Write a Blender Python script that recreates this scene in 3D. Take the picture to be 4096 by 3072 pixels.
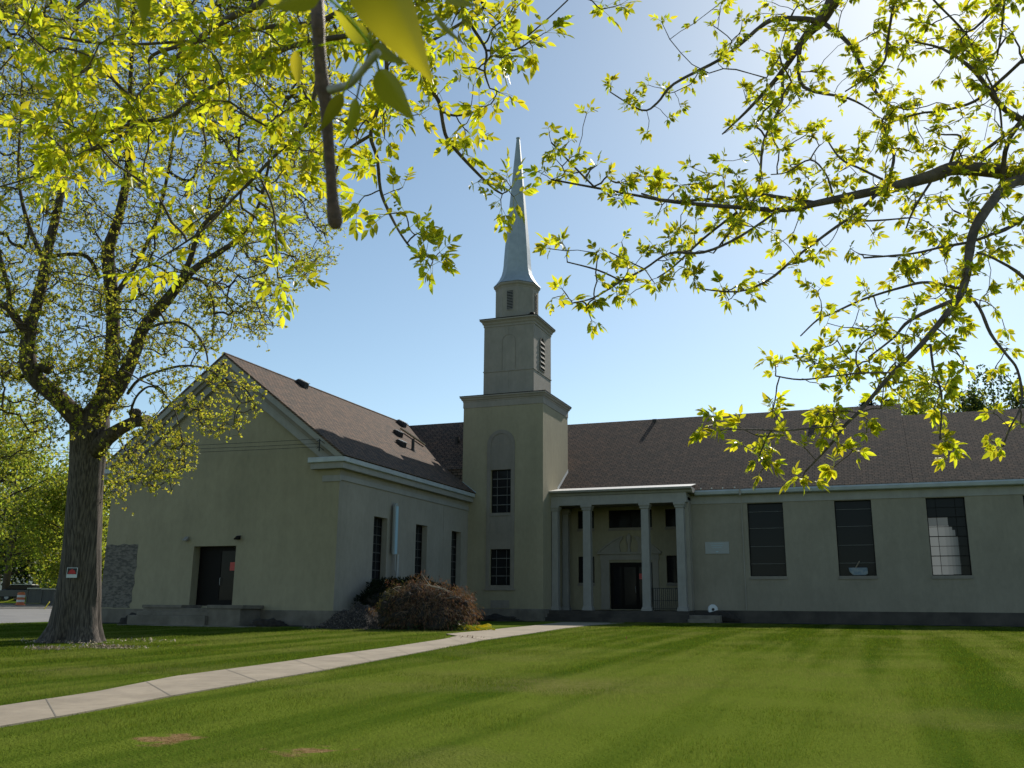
import bpy, math, random
import numpy as np
from mathutils import Vector, Matrix, kdtree
random.seed(7); rng = np.random.default_rng(7)
sc = bpy.context.scene
for o in list(bpy.data.objects): bpy.data.objects.remove(o)
# ------------------------------------------------------------------ camera
CR = Vector((0.93491, 0.35481, 0.00775)); CU = Vector((0.07516, -0.21929, 0.97276)); CF = Vector((-0.34684, 0.90886, 0.23168))
CO = Vector((24.116, -54.503, 0.0)); FPX = 3769.0            # focal length in pixels of a 4096 wide picture
cam_d = bpy.data.cameras.new('camera'); cam = bpy.data.objects.new('camera', cam_d); sc.collection.objects.link(cam)
m = Matrix((CR, CU, -CF)).transposed().to_4x4(); m.translation = CO; cam.matrix_world = m
cam_d.sensor_width = 36; cam_d.lens = FPX / 4096 * 36; cam_d.clip_start = .05; cam_d.clip_end = 3000
cam_d.dof.use_dof = True; cam_d.dof.focus_distance = 12.0; cam_d.dof.aperture_fstop = 16
sc.camera = cam
# ------------------------------------------------------------------ sky and sun
SUN = Vector((.132, 1.0, .745)).normalized()
w = bpy.data.worlds.new('World'); sc.world = w; w.use_nodes = True
nt = w.node_tree; bg = nt.nodes['Background']
sky = nt.nodes.new('ShaderNodeTexSky'); sky.sky_type = 'NISHITA'; sky.sun_disc = False
sky.sun_elevation = math.asin(SUN.z); sky.sun_rotation = math.atan2(SUN.x, SUN.y)
sky.altitude = 600; sky.air_density = .9; sky.dust_density = .5; sky.ozone_density = .55
tint = nt.nodes.new('ShaderNodeMix'); tint.data_type = 'RGBA'; tint.blend_type = 'MULTIPLY'; tint.inputs[0].default_value = 1; tint.inputs[7].default_value = (.965, 1.02, .94, 1)
nt.links.new(sky.outputs[0], tint.inputs[6]); nt.links.new(tint.outputs[2], bg.inputs[0]); bg.inputs[1].default_value = .138
sd = bpy.data.lights.new('sun', 'SUN'); sd.energy = 4.9; sd.angle = math.radians(.53); sd.color = (1, .93, .82)
so = bpy.data.objects.new('sun', sd); sc.collection.objects.link(so)
so.rotation_euler = (-SUN).to_track_quat('-Z', 'Y').to_euler(); so.location = (30, 60, 60)
vs = sc.view_settings; vs.view_transform = 'Standard'; vs.look = 'None'; vs.exposure = 0.0; vs.gamma = 1
sc.render.engine = 'CYCLES'; sc.cycles.max_bounces = 6; sc.cycles.transparent_max_bounces = 12

# ------------------------------------------------------------------ helpers
def gz(x, y):
    if y < -15.5: z = -.87 + .0187 * (max(y, -60) + 15.5)
    elif y < 3: z = -.87 + .009 * (y + 15.5)
    else: z = -.70
    if x < -18: z += .034 * (min(-18 - x, 45))
    return z
def ray(x, y): return CR * ((x - 2048) / FPX) - CU * ((y - 1536) / FPX) + CF       # pixel of the 4096 x 3072 photo
def r2(x, y): return ray(x * 1.85172, y * 1.85172)                                  # pixel of the 2212 wide view
def at(x, y, t): return CO + r2(x, y) * t
def onground(x, y):
    d = ray(x, y); lo, hi = 2., 400.
    for _ in range(50):
        mm = (lo + hi) / 2; P = CO + d * mm
        if P.z > gz(P.x, P.y): lo = mm
        else: hi = mm
    return CO + d * lo
def tag(o, label=None, cat=None, group=None, kind=None):
    if label: o['label'] = label
    if cat: o['category'] = cat
    if group: o['group'] = group
    if kind: o['kind'] = kind
    return o
def empty(name, loc, label, cat, group=None):
    o = bpy.data.objects.new(name, None); sc.collection.objects.link(o); o.location = loc; o.empty_display_size = .3
    return tag(o, label, cat, group)
class MB:
    def __init__(s): s.v = []; s.f = []; s.uv = []
    def add(s, vs, fs):
        b = len(s.v); s.v += [tuple(v) for v in vs]; s.f += [tuple(b + i for i in f) for f in fs]; return s
    def box(s, x0, x1, y0, y1, z0, z1):
        return s.add([(x0,y0,z0),(x1,y0,z0),(x1,y1,z0),(x0,y1,z0),(x0,y0,z1),(x1,y0,z1),(x1,y1,z1),(x0,y1,z1)],
                     [(0,3,2,1),(4,5,6,7),(0,1,5,4),(1,2,6,5),(2,3,7,6),(3,0,4,7)])
    def prism(s, poly, d):                      # poly: list of 3D points, extruded by vector d
        n = len(poly); d = Vector(d)
        return s.add([Vector(p) for p in poly] + [Vector(p) + d for p in poly],
                     [tuple(range(n)), tuple(range(2*n-1, n-1, -1))] + [(i, i + n, (i+1) % n + n, (i+1) % n) for i in range(n)])
    def ring(s, x0, x1, y0, y1, prof, cap=True):  # moulding: prof = (offset, z) from bottom to top
        vs = []
        for o, z in prof: vs += [(x0-o,y0-o,z),(x1+o,y0-o,z),(x1+o,y1+o,z),(x0-o,y1+o,z)]
        fs = [(4*k+i, 4*k+(i+1)%4, 4*k+4+(i+1)%4, 4*k+4+i) for k in range(len(prof)-1) for i in range(4)]
        if cap: n = 4*(len(prof)-1); fs += [(n, n+1, n+2, n+3), (3, 2, 1, 0)]
        return s.add(vs, fs)
    def lathe(s, cx, cy, prof, n=8, a0=0, capb=False, capt=True):
        vs = []
        for rr, z in prof:
            for i in range(n): a = a0 + i * 2 * math.pi / n; vs.append((cx + rr * math.cos(a), cy + rr * math.sin(a), z))
        fs = [(n*k+i, n*k+(i+1)%n, n*k+n+(i+1)%n, n*k+n+i) for k in range(len(prof)-1) for i in range(n)]
        if capt: fs.append(tuple(range(n*(len(prof)-1), n*len(prof))))
        if capb: fs.append(tuple(range(n-1, -1, -1)))
        return s.add(vs, fs)
    def tube(s, pts, rad, n=6, cap=True):
        pts = [Vector(p) for p in pts]; vs = []; ref = None
        if not hasattr(rad, '__len__'): rad = [rad] * len(pts)
        for i, p in enumerate(pts):
            t = (pts[min(i+1, len(pts)-1)] - pts[max(i-1, 0)])
            if t.length < 1e-9: t = Vector((0, 0, 1))
            t.normalize()
            if ref is None: ref = Vector((0, 0, 1)) if abs(t.z) < .9 else Vector((1, 0, 0))
            a = t.cross(ref)
            if a.length < 1e-4: a = t.cross(Vector((.3, .9, .2)))
            a.normalize(); b = t.cross(a); ref = b
            # keep the frame from flipping
            ref = a.cross(t)
            for k in range(n):
                an = 2 * math.pi * k / n; vs.append(p + (a * math.cos(an) + b * math.sin(an)) * rad[i])
        fs = [(n*i+k, n*i+(k+1)%n, n*i+n+(k+1)%n, n*i+n+k) for i in range(len(pts)-1) for k in range(n)]
        if cap: fs += [tuple(range(n-1, -1, -1)), tuple(range(n*(len(pts)-1), n*len(pts)))]
        return s.add(vs, fs)
    def build(s, name, mat, parent=None, smooth=False, bevel=0, uvf=None):
        me = bpy.data.meshes.new(name); me.from_pydata([tuple(v) for v in s.v], [], s.f); me.validate()
        if uvf:
            uvl = me.uv_layers.new(name='UVMap')
            for l in me.loops: uvl.data[l.index].uv = uvf(me.vertices[l.vertex_index].co)
        if smooth: me.polygons.foreach_set('use_smooth', [True] * len(me.polygons))
        me.materials.append(mat)
        o = bpy.data.objects.new(name, me); sc.collection.objects.link(o)
        if parent:
            o.parent = parent
            P = parent.matrix_world.translation if parent.type == 'EMPTY' else Vector((0, 0, 0))
            L = parent.location if parent.type == 'EMPTY' else Vector((0, 0, 0))
            o.matrix_parent_inverse = Matrix.Translation(-L)
        if bevel:
            b = o.modifiers.new('bevel', 'BEVEL'); b.width = bevel; b.segments = 2; b.limit_method = 'ANGLE'
        return o
def np_tris(name, V, T, mat, parent=None):
    me = bpy.data.meshes.new(name); V = np.asarray(V, np.float32); T = np.asarray(T, np.int32)
    me.vertices.add(len(V)); me.vertices.foreach_set('co', V.ravel())
    me.loops.add(T.size); me.loops.foreach_set('vertex_index', T.ravel())
    me.polygons.add(len(T)); me.polygons.foreach_set('loop_start', np.arange(len(T), dtype=np.int32) * 3)
    me.polygons.foreach_set('loop_total', np.full(len(T), 3, np.int32)); me.update(calc_edges=True)
    me.materials.append(mat); o = bpy.data.objects.new(name, me); sc.collection.objects.link(o)
    if parent:
        o.parent = parent; o.matrix_parent_inverse = Matrix.Translation(-parent.location)
    return o
# ------------------------------------------------------------------ materials
def srgb(r, g, b): return tuple(((c/255)/12.92 if c <= 10 else ((c/255+.055)/1.055)**2.4) for c in (r, g, b))
def mat(name, col, rough=.8, col2=None, scale=3., bump=0., bscale=60., metal=0., detail=6, spec=.5, mix=(.35, .65), stretch=(1,1,1), island=0.):
    m = bpy.data.materials.new(name); m.use_nodes = True; n = m.node_tree; bs = n.nodes['Principled BSDF']
    bs.inputs['Base Color'].default_value = (*col, 1); bs.inputs['Roughness'].default_value = rough
    bs.inputs['Metallic'].default_value = metal; bs.inputs['Specular IOR Level'].default_value = spec
    tc = n.nodes.new('ShaderNodeTexCoord'); mp = n.nodes.new('ShaderNodeMapping'); mp.inputs['Scale'].default_value = stretch
    n.links.new(tc.outputs['Object'], mp.inputs[0]); last = None
    if col2:
        no = n.nodes.new('ShaderNodeTexNoise'); no.inputs['Scale'].default_value = scale; no.inputs['Detail'].default_value = detail
        n.links.new(mp.outputs[0], no.inputs['Vector'])
        cr = n.nodes.new('ShaderNodeValToRGB'); cr.color_ramp.elements[0].position = mix[0]; cr.color_ramp.elements[1].position = mix[1]
        cr.color_ramp.elements[0].color = (*col, 1); cr.color_ramp.elements[1].color = (*col2, 1)
        n.links.new(no.outputs[0], cr.inputs[0]); last = cr.outputs[0]; n.links.new(last, bs.inputs['Base Color'])
    if island:
        g = n.nodes.new('ShaderNodeNewGeometry'); hv = n.nodes.new('ShaderNodeHueSaturation')
        mr = n.nodes.new('ShaderNodeMapRange'); mr.inputs['To Min'].default_value = 1 - island; mr.inputs['To Max'].default_value = 1 + island
        n.links.new(g.outputs['Random Per Island'], mr.inputs[0]); n.links.new(mr.outputs[0], hv.inputs['Value'])
        if last: n.links.new(last, hv.inputs['Color'])
        else: hv.inputs['Color'].default_value = (*col, 1)
        n.links.new(hv.outputs[0], bs.inputs['Base Color'])
    if bump:
        nb = n.nodes.new('ShaderNodeTexNoise'); nb.inputs['Scale'].default_value = bscale; nb.inputs['Detail'].default_value = 5
        n.links.new(mp.outputs[0], nb.inputs['Vector']); bu = n.nodes.new('ShaderNodeBump'); bu.inputs['Strength'].default_value = bump
        bu.inputs['Distance'].default_value = .02; n.links.new(nb.outputs[0], bu.inputs['Height']); n.links.new(bu.outputs[0], bs.inputs['Normal'])
    return m
def leafmat(name, col, trans, rough=.45, var=.25, tmix=.55, hue=.03):
    m = bpy.data.materials.new(name); m.use_nodes = True; n = m.node_tree; bs = n.nodes['Principled BSDF']; out = n.nodes['Material Output']
    bs.inputs['Roughness'].default_value = rough; bs.inputs['Specular IOR Level'].default_value = .45
    tr = n.nodes.new('ShaderNodeBsdfTranslucent'); mx = n.nodes.new('ShaderNodeMixShader'); mx.inputs[0].default_value = tmix
    g = n.nodes.new('ShaderNodeNewGeometry')
    for c, tgt in ((col, bs.inputs['Base Color']), (trans, tr.inputs['Color'])):
        hv = n.nodes.new('ShaderNodeHueSaturation'); hv.inputs['Color'].default_value = (*c, 1)
        mr = n.nodes.new('ShaderNodeMapRange'); mr.inputs['To Min'].default_value = 1 - var; mr.inputs['To Max'].default_value = 1 + var
        mh = n.nodes.new('ShaderNodeMapRange'); mh.inputs['To Min'].default_value = .5 - hue; mh.inputs['To Max'].default_value = .5 + hue
        n.links.new(g.outputs['Random Per Island'], mr.inputs[0]); n.links.new(mr.outputs[0], hv.inputs['Value'])
        ml = n.nodes.new('ShaderNodeMath'); ml.operation = 'MULTIPLY'; ml.inputs[1].default_value = 7.31
        fr = n.nodes.new('ShaderNodeMath'); fr.operation = 'FRACT'
        n.links.new(g.outputs['Random Per Island'], ml.inputs[0]); n.links.new(ml.outputs[0], fr.inputs[0]); n.links.new(fr.outputs[0], mh.inputs[0])
        n.links.new(mh.outputs[0], hv.inputs['Hue']); n.links.new(hv.outputs[0], tgt)
    n.links.new(bs.outputs[0], mx.inputs[1]); n.links.new(tr.outputs[0], mx.inputs[2]); n.links.new(mx.outputs[0], out.inputs[0])
    return m
M = {}
M['cream'] = mat('stucco_cream', (.335, .288, .19), .9, (.30, .26, .172), .5, .35, 45, mix=(.3, .7))
M['pale'] = mat('stucco_pale', (.32, .282, .232), .9, (.29, .257, .212), .6, .3, 45)
M['stone'] = mat('cast_stone_grey', (.25, .215, .178), .85, (.225, .195, .16), 1.2, .2, 60)
M['steeple'] = mat('steeple_render', (.30, .262, .222), .85, (.265, .235, .20), 1.1, .2, 60)
M['trim'] = mat('painted_trim', (.31, .29, .262), .6, (.28, .262, .237), 1.5, .05, 30)
M['gutter'] = mat('gutter_metal', (.45, .48, .50), .4, (.38, .40, .42), 2, 0)
M['plinth'] = mat('concrete_plinth', (.215, .185, .150), .95, (.14, .12, .095), 1.3, .5, 25)
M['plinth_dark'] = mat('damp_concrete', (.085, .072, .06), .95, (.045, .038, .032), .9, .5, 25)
M['spire'] = mat('spire_metal', (.36, .40, .43), .5, (.30, .34, .37), 2.5, .05, 8, metal=.2)
M['frame'] = mat('bronze_frame', (.010, .008, .007), .6, spec=.12)
M['muntin'] = mat('grey_muntin', (.17, .165, .155), .6, spec=.2)
M['muntin_dark'] = mat('dim_muntin', (.09, .088, .082), .6, spec=.2)
M['glass'] = mat('dark_glass', (.017, .017, .018), .10, spec=.07)
M['dark'] = mat('dark_void', (.006, .006, .006), .9)
M['blind'] = mat('window_blind', (.055, .06, .065), .8, (.035, .038, .042), 3, 0, stretch=(1, 1, 9))
M['stone_patch'] = mat('rough_masonry', (.19, .165, .14), .95, (.09, .08, .07), 5, 1., 9, mix=(.4, .6), stretch=(1, 1, 2.4))
M['concrete'] = mat('sidewalk_concrete', (.355, .292, .212), .9, (.29, .238, .17), 1.1, .25, 40)
M['asphalt'] = mat('street_asphalt', (.24, .23, .22), .9, (.19, .185, .18), .8, .2, 40)
M['kerb'] = mat('kerb_concrete', (.38, .36, .32), .9, (.30, .28, .25), 2)
M['bark'] = mat('maple_bark', (.125, .10, .083), .95, (.04, .031, .026), 9, 1., 14, mix=(.40, .60), stretch=(2.6, 2.6, .13))
M['bark_limb'] = mat('maple_limb_bark', (.12, .09, .07), .95, (.045, .033, .026), 9, 1., 14, mix=(.38, .62), stretch=(1.6, 1.6, .3))
M['bark2'] = mat('ash_bark', (.17, .125, .10), .85, (.09, .066, .052), 14, .4, 60)
M['twig'] = mat('twig_bark', (.075, .05, .038), .9, (.045, .032, .026), 10)
M['cutwood'] = mat('cut_wood', (.50, .33, .17), .8, (.42, .27, .14), 9)
M['lumber'] = mat('new_lumber', (.72, .58, .40), .7, (.62, .48, .32), 3, stretch=(1, 1, 8))
M['ash_leaf'] = leafmat('ash_leaf', (.18, .215, .014), (.70, .70, .024), .36, .36, .66, .025)
M['maple_leaf'] = leafmat('young_maple_leaf', (.19, .23, .03), (.60, .58, .05), .5, .35, .58)
M['tree_leaf'] = leafmat('green_leaf', (.11, .15, .02), (.42, .47, .045), .5, .4, .6)
M['dark_leaf'] = leafmat('dark_green_leaf', (.04, .065, .018), (.10, .15, .03), .5, .4, .4)
M['needle'] = leafmat('conifer_needle', (.022, .038, .022), (.03, .05, .02), .6, .4, .25)
M['yew'] = leafmat('evergreen_needle', (.012, .02, .009), (.02, .03, .01), .6, .4, .2)
M['yew'].node_tree.nodes['Principled BSDF'].inputs['Specular IOR Level'].default_value = .05
M['needle'].node_tree.nodes['Principled BSDF'].inputs['Specular IOR Level'].default_value = .1
M['dead'] = leafmat('dead_foliage', (.115, .062, .03), (.19, .10, .04), .8, .8, .3)
M['deadstick'] = mat('dry_stick', (.15, .10, .065), .8, island=.7)
M['straw'] = mat('pale_stick', (.42, .33, .24), .8, island=.4)
M['mulch'] = mat('woodchip_mulch', (.022, .017, .014), .95, (.06, .048, .04), 14, 1., 22, mix=(.5, .75))
M['chips'] = mat('wood_chips', (.11, .088, .072), .8, island=.98)
M['soil'] = mat('dark_soil', (.022, .018, .015), 1, (.04, .032, .026), 5, 1., 12)
M['yellow'] = mat('yellow_tape', (.85, .68, .03), .5)
M['white'] = mat('white_paint', (.62, .63, .63), .5, (.55, .56, .57), 2)
M['paleblue'] = mat('pale_blue_paint', (.36, .52, .62), .4)
M['notice'] = mat('red_notice_paper', (.62, .12, .10), .8)
M['black'] = mat('black_rubber', (.012, .012, .012), .6)
M['red'] = mat('red_print', (.45, .01, .01), .5)
M['steel'] = mat('galvanised_steel', (.33, .33, .34), .45, metal=.4)
M['ventdark'] = mat('vent_brown', (.025, .02, .018), .6)
M['whitecap'] = mat('vent_white_cap', (.72, .70, .66), .5)
M['rust'] = mat('rusty_metal', (.16, .085, .06), .8)
M['grey_siding'] = mat('grey_siding', (.17, .165, .175), .8, (.13, .125, .135), .6, 0, stretch=(6, 6, .2))
M['grey_roof'] = mat('grey_roof', (.09, .09, .10), .9)
M['carpaint'] = mat('dark_car_paint', (.03, .03, .035), .3)
M['orange'] = mat('orange_paint', (.60, .16, .06), .6)
def weather(m, lo=.78, hi=1.06):
    n = m.node_tree; bs = n.nodes['Principled BSDF']; src = bs.inputs['Base Color'].links[0].from_socket
    tc = n.nodes.new('ShaderNodeTexCoord'); f_ = None; cur = src
    for sc_, st_, a, b_ in ((1.0, (1.6, 1.6, .12), lo, hi), (.35, (1, 1, 1), .94, 1.05), (5, (1, 1, .5), .93, 1.05)):
        mp = n.nodes.new('ShaderNodeMapping'); mp.inputs['Scale'].default_value = st_; n.links.new(tc.outputs['Object'], mp.inputs[0])
        no = n.nodes.new('ShaderNodeTexNoise'); no.inputs['Scale'].default_value = sc_; no.inputs['Detail'].default_value = 8; no.inputs['Roughness'].default_value = .65; n.links.new(mp.outputs[0], no.inputs['Vector'])
        mr = n.nodes.new('ShaderNodeMapRange'); mr.inputs['From Min'].default_value = .3; mr.inputs['From Max'].default_value = .62; mr.inputs['To Min'].default_value = a; mr.inputs['To Max'].default_value = b_; n.links.new(no.outputs[0], mr.inputs[0])
        hv = n.nodes.new('ShaderNodeHueSaturation'); n.links.new(mr.outputs[0], hv.inputs['Value']); n.links.new(cur, hv.inputs['Color']); cur = hv.outputs[0]
    n.links.new(cur, bs.inputs['Base Color'])
for k_ in ('cream', 'pale', 'stone', 'steeple', 'plinth', 'plinth_dark', 'concrete', 'trim'): weather(M[k_], *(((.93, 1.03)) if k_ != 'concrete' else (.8, 1.05)))
# lawn: grass with mowing bands, worn and bare spots
def lawn_material():
    m = bpy.data.materials.new('lawn_grass'); m.use_nodes = True; n = m.node_tree; bs = n.nodes['Principled BSDF']
    bs.inputs['Roughness'].default_value = 1; bs.inputs['Specular IOR Level'].default_value = .0
    tc = n.nodes.new('ShaderNodeTexCoord')
    def noise(scale, det=5, rot=0, st=(1,1,1)):
        mp = n.nodes.new('ShaderNodeMapping'); mp.inputs['Scale'].default_value = st; mp.inputs['Rotation'].default_value = (0, 0, rot)
        n.links.new(tc.outputs['Object'], mp.inputs[0]); x = n.nodes.new('ShaderNodeTexNoise'); x.inputs['Scale'].default_value = scale
        x.inputs['Detail'].default_value = det; n.links.new(mp.outputs[0], x.inputs['Vector']); return x.outputs[0]
    def ramp(fac, c0, c1, p0=.35, p1=.65):
        r = n.nodes.new('ShaderNodeValToRGB'); r.color_ramp.elements[0].position = p0; r.color_ramp.elements[1].position = p1
        r.color_ramp.elements[0].color = (*c0, 1); r.color_ramp.elements[1].color = (*c1, 1); n.links.new(fac, r.inputs[0]); return r.outputs[0]
    def mixc(a, b, f):
        x = n.nodes.new('ShaderNodeMix'); x.data_type = 'RGBA'; n.links.new(a, x.inputs[6]); n.links.new(b, x.inputs[7])
        if isinstance(f, float): x.inputs[0].default_value = f
        else: n.links.new(f, x.inputs[0])
        return x.outputs[2]
    base = ramp(noise(.55, 4), (.066, .118, .012), (.118, .168, .020))
    fine = ramp(noise(26, 6), (.042, .082, .010), (.145, .19, .030))
    c = mixc(base, fine, .5)
    stripes = noise(.9, 3, 0, (1, .045, 1))
    c = mixc(c, ramp(stripes, (.036, .078, .005), (.165, .205, .028), .42, .58), .55)
    dry = noise(.22, 5); dm = n.nodes.new('ShaderNodeMapRange'); dm.inputs['From Min'].default_value = .56; dm.inputs['From Max'].default_value = .85
    n.links.new(dry, dm.inputs[0]); c = mixc(c, ramp(noise(9, 5), (.15, .14, .045), (.23, .20, .08)), dm.outputs[0])
    # bare spots
    for i, (px, py, rad) in enumerate(((665, 2955, .33), (1225, 3003, .30), (760, 2580, .55))):
        P = onground(px, py); vd = n.nodes.new('ShaderNodeVectorMath'); vd.operation = 'DISTANCE'; vd.inputs[1].default_value = P
        ns = n.nodes.new('ShaderNodeVectorMath'); ns.operation = 'MULTIPLY_ADD'
        nn = n.nodes.new('ShaderNodeTexNoise'); nn.inputs['Scale'].default_value = 3.2; nn.inputs['Detail'].default_value = 8; n.links.new(tc.outputs['Object'], nn.inputs['Vector'])
        ns.inputs[1].default_value = (1.3, 1.3, 0); n.links.new(nn.outputs['Color'], ns.inputs[0]); n.links.new(tc.outputs['Object'], ns.inputs[2])
        sb = n.nodes.new('ShaderNodeVectorMath'); sb.operation = 'SUBTRACT'; sb.inputs[1].default_value = (.65, .65, 0)
        n.links.new(ns.outputs[0], sb.inputs[0]); n.links.new(sb.outputs[0], vd.inputs[0])
        mr = n.nodes.new('ShaderNodeMapRange'); mr.inputs['From Min'].default_value = rad * 1.2; mr.inputs['From Max'].default_value = rad * .6
        mr.inputs['To Max'].default_value = (.9, .9, .45)[i]
        n.links.new(vd.outputs['Value'], mr.inputs[0]); c = mixc(c, ramp(noise(12, 5), (.17, .10, .045), (.33, .21, .11)), mr.outputs[0])
    n.links.new(c, bs.inputs['Base Color'])
    bu = n.nodes.new('ShaderNodeBump'); bu.inputs['Strength'].default_value = .9; bu.inputs['Distance'].default_value = .05
    n.links.new(noise(30, 8), bu.inputs['Height']); n.links.new(bu.outputs[0], bs.inputs['Normal'])
    return m
M['lawn'] = lawn_material()
M['blade'] = leafmat('grass_blade', (.040, .070, .008), (.125, .178, .014), .7, .5, .5)
M['blade'].node_tree.nodes['Principled BSDF'].inputs['Specular IOR Level'].default_value = .03
def patch_blades(m):
    n = m.node_tree; tc = n.nodes.new('ShaderNodeTexCoord')
    mp = n.nodes.new('ShaderNodeMapping'); mp.inputs['Scale'].default_value = (1, .05, 1); n.links.new(tc.outputs['Object'], mp.inputs[0])
    a = n.nodes.new('ShaderNodeTexNoise'); a.inputs['Scale'].default_value = .45; a.inputs['Detail'].default_value = 6; n.links.new(tc.outputs['Object'], a.inputs['Vector'])
    b = n.nodes.new('ShaderNodeTexNoise'); b.inputs['Scale'].default_value = .9; b.inputs['Detail'].default_value = 3; n.links.new(mp.outputs[0], b.inputs['Vector'])
    ad = n.nodes.new('ShaderNodeMath'); ad.operation = 'MULTIPLY_ADD'; ad.inputs[1].default_value = 1.0; n.links.new(b.outputs[0], ad.inputs[0]); n.links.new(a.outputs[0], ad.inputs[2])
    mr = n.nodes.new('ShaderNodeMapRange'); mr.inputs['From Min'].default_value = .93; mr.inputs['From Max'].default_value = 1.17; n.links.new(ad.outputs[0], mr.inputs[0])
    for tgt, dry in ((n.nodes['Principled BSDF'].inputs['Base Color'], (.115, .13, .03, 1)), (n.nodes['Translucent BSDF'].inputs['Color'], (.22, .25, .05, 1))):
        src = tgt.links[0].from_socket; mx = n.nodes.new('ShaderNodeMix'); mx.data_type = 'RGBA'; n.links.new(mr.outputs[0], mx.inputs[0]); n.links.new(src, mx.inputs[6]); mx.inputs[7].default_value = dry; n.links.new(mx.outputs[2], tgt)
patch_blades(M['blade'])
def shingles(name, c1, c2, mort):
    m = bpy.data.materials.new(name); m.use_nodes = True; n = m.node_tree; bs = n.nodes['Principled BSDF']
    bs.inputs['Roughness'].default_value = .92; bs.inputs['Specular IOR Level'].default_value = .2
    tc = n.nodes.new('ShaderNodeTexCoord'); br = n.nodes.new('ShaderNodeTexBrick')
    br.inputs['Scale'].default_value = 1; br.inputs['Brick Width'].default_value = .33; br.inputs['Row Height'].default_value = .21
    br.inputs['Mortar Size'].default_value = .026; br.inputs['Mortar Smooth'].default_value = .4; br.offset = .37; br.offset_frequency = 2
    br.inputs['Color1'].default_value = (*c1, 1); br.inputs['Color2'].default_value = (*c2, 1); br.inputs['Mortar'].default_value = (*mort, 1)
    br.inputs['Bias'].default_value = 0
    n.links.new(tc.outputs['UV'], br.inputs['Vector'])
    no = n.nodes.new('ShaderNodeTexNoise'); no.inputs['Scale'].default_value = 2.2; no.inputs['Detail'].default_value = 8
    n.links.new(tc.outputs['UV'], no.inputs['Vector'])
    mx = n.nodes.new('ShaderNodeMix'); mx.data_type = 'RGBA'; mx.blend_type = 'MULTIPLY'; mx.inputs[0].default_value = .75
    rp = n.nodes.new('ShaderNodeValToRGB'); rp.color_ramp.elements[0].position = .3; rp.color_ramp.elements[1].position = .7
    rp.color_ramp.elements[0].color = (.6, .62, .66, 1); rp.color_ramp.elements[1].color = (1.25, 1.12, 1.02, 1)
    n.links.new(no.outputs[0], rp.inputs[0]); n.links.new(br.outputs['Color'], mx.inputs[6]); n.links.new(rp.outputs[0], mx.inputs[7])
    n.links.new(mx.outputs[2], bs.inputs['Base Color'])
    bu = n.nodes.new('ShaderNodeBump'); bu.inputs['Strength'].default_value = .6; bu.inputs['Distance'].default_value = .02; bu.invert = True
    n.links.new(br.outputs['Fac'], bu.inputs['Height']); n.links.new(bu.outputs[0], bs.inputs['Normal'])
    return m
M['shingle'] = shingles('brown_shingles', (.19, .125, .09), (.11, .085, .068), (.02, .015, .012))

# ------------------------------------------------------------------ ground, sidewalk, street
def grid_ground():
    xs = np.concatenate([np.linspace(-900, -80, 12), np.linspace(-75, 70, 100), np.linspace(80, 900, 12)])
    ys = np.concatenate([np.linspace(-400, -70, 8), np.linspace(-65, 40, 80), np.linspace(50, 1200, 14)])
    b = MB(); b.v = [(x, y, gz(x, y)) for y in ys for x in xs]; nx = len(xs)
    b.f = [(j*nx+i, j*nx+i+1, (j+1)*nx+i+1, (j+1)*nx+i) for j in range(len(ys)-1) for i in range(nx-1)]
    return b
tag(grid_ground().build('lawn', M['lawn'], smooth=True), kind='structure')
def resample(pts, n):
    L = [0]
    for a, b in zip(pts, pts[1:]): L.append(L[-1] + (Vector(b) - Vector(a)).length)
    out = []
    for k in range(n):
        s = L[-1] * k / (n-1); i = max(j for j in range(len(L)) if L[j] <= s + 1e-9); i = min(i, len(pts)-2)
        f = (s - L[i]) / max(L[i+1] - L[i], 1e-9); out.append(Vector(pts[i]).lerp(Vector(pts[i+1]), min(f, 1)))
    return out
def strip(name, A, B, n, h, m, crown=0):
    A = resample(A, n); B = resample(B, n); b = MB(); K = 5
    for a, c in zip(A, B):
        row = [a.lerp(c, k/(K-1)) for k in range(K)]
        pts = [(row[0].x, row[0].y, gz(row[0].x, row[0].y) - .1)] + [(p.x, p.y, gz(p.x, p.y) + h) for p in row] + [(row[-1].x, row[-1].y, gz(row[-1].x, row[-1].y) - .1)]
        b.v += pts
    W = K + 2
    b.f = [(i*W+k, i*W+k+1, (i+1)*W+k+1, (i+1)*W+k) for i in range(n-1) for k in range(W-1)]
    return tag(b.build(name, m), kind='structure')
lowp = [(-160, 2937), (0, 2911), (316, 2857), (665, 2791), (1013, 2731), (1300, 2683), (1680, 2611), (1933, 2563), (2154, 2531), (2357, 2503)]
upp = [(-160, 2854), (0, 2829), (380, 2772), (696, 2709), (1076, 2658), (1300, 2626), (1553, 2592), (1781, 2557)]
LO = [onground(*q) for q in lowp]; UP = [onground(*q) for q in upp]
walk_lo = LO; walk_up = UP
cut = LO[:8]
strip('sidewalk', LO[:8] , UP + [onground(1850, 2541)], 60, .022, M['concrete'])
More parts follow.
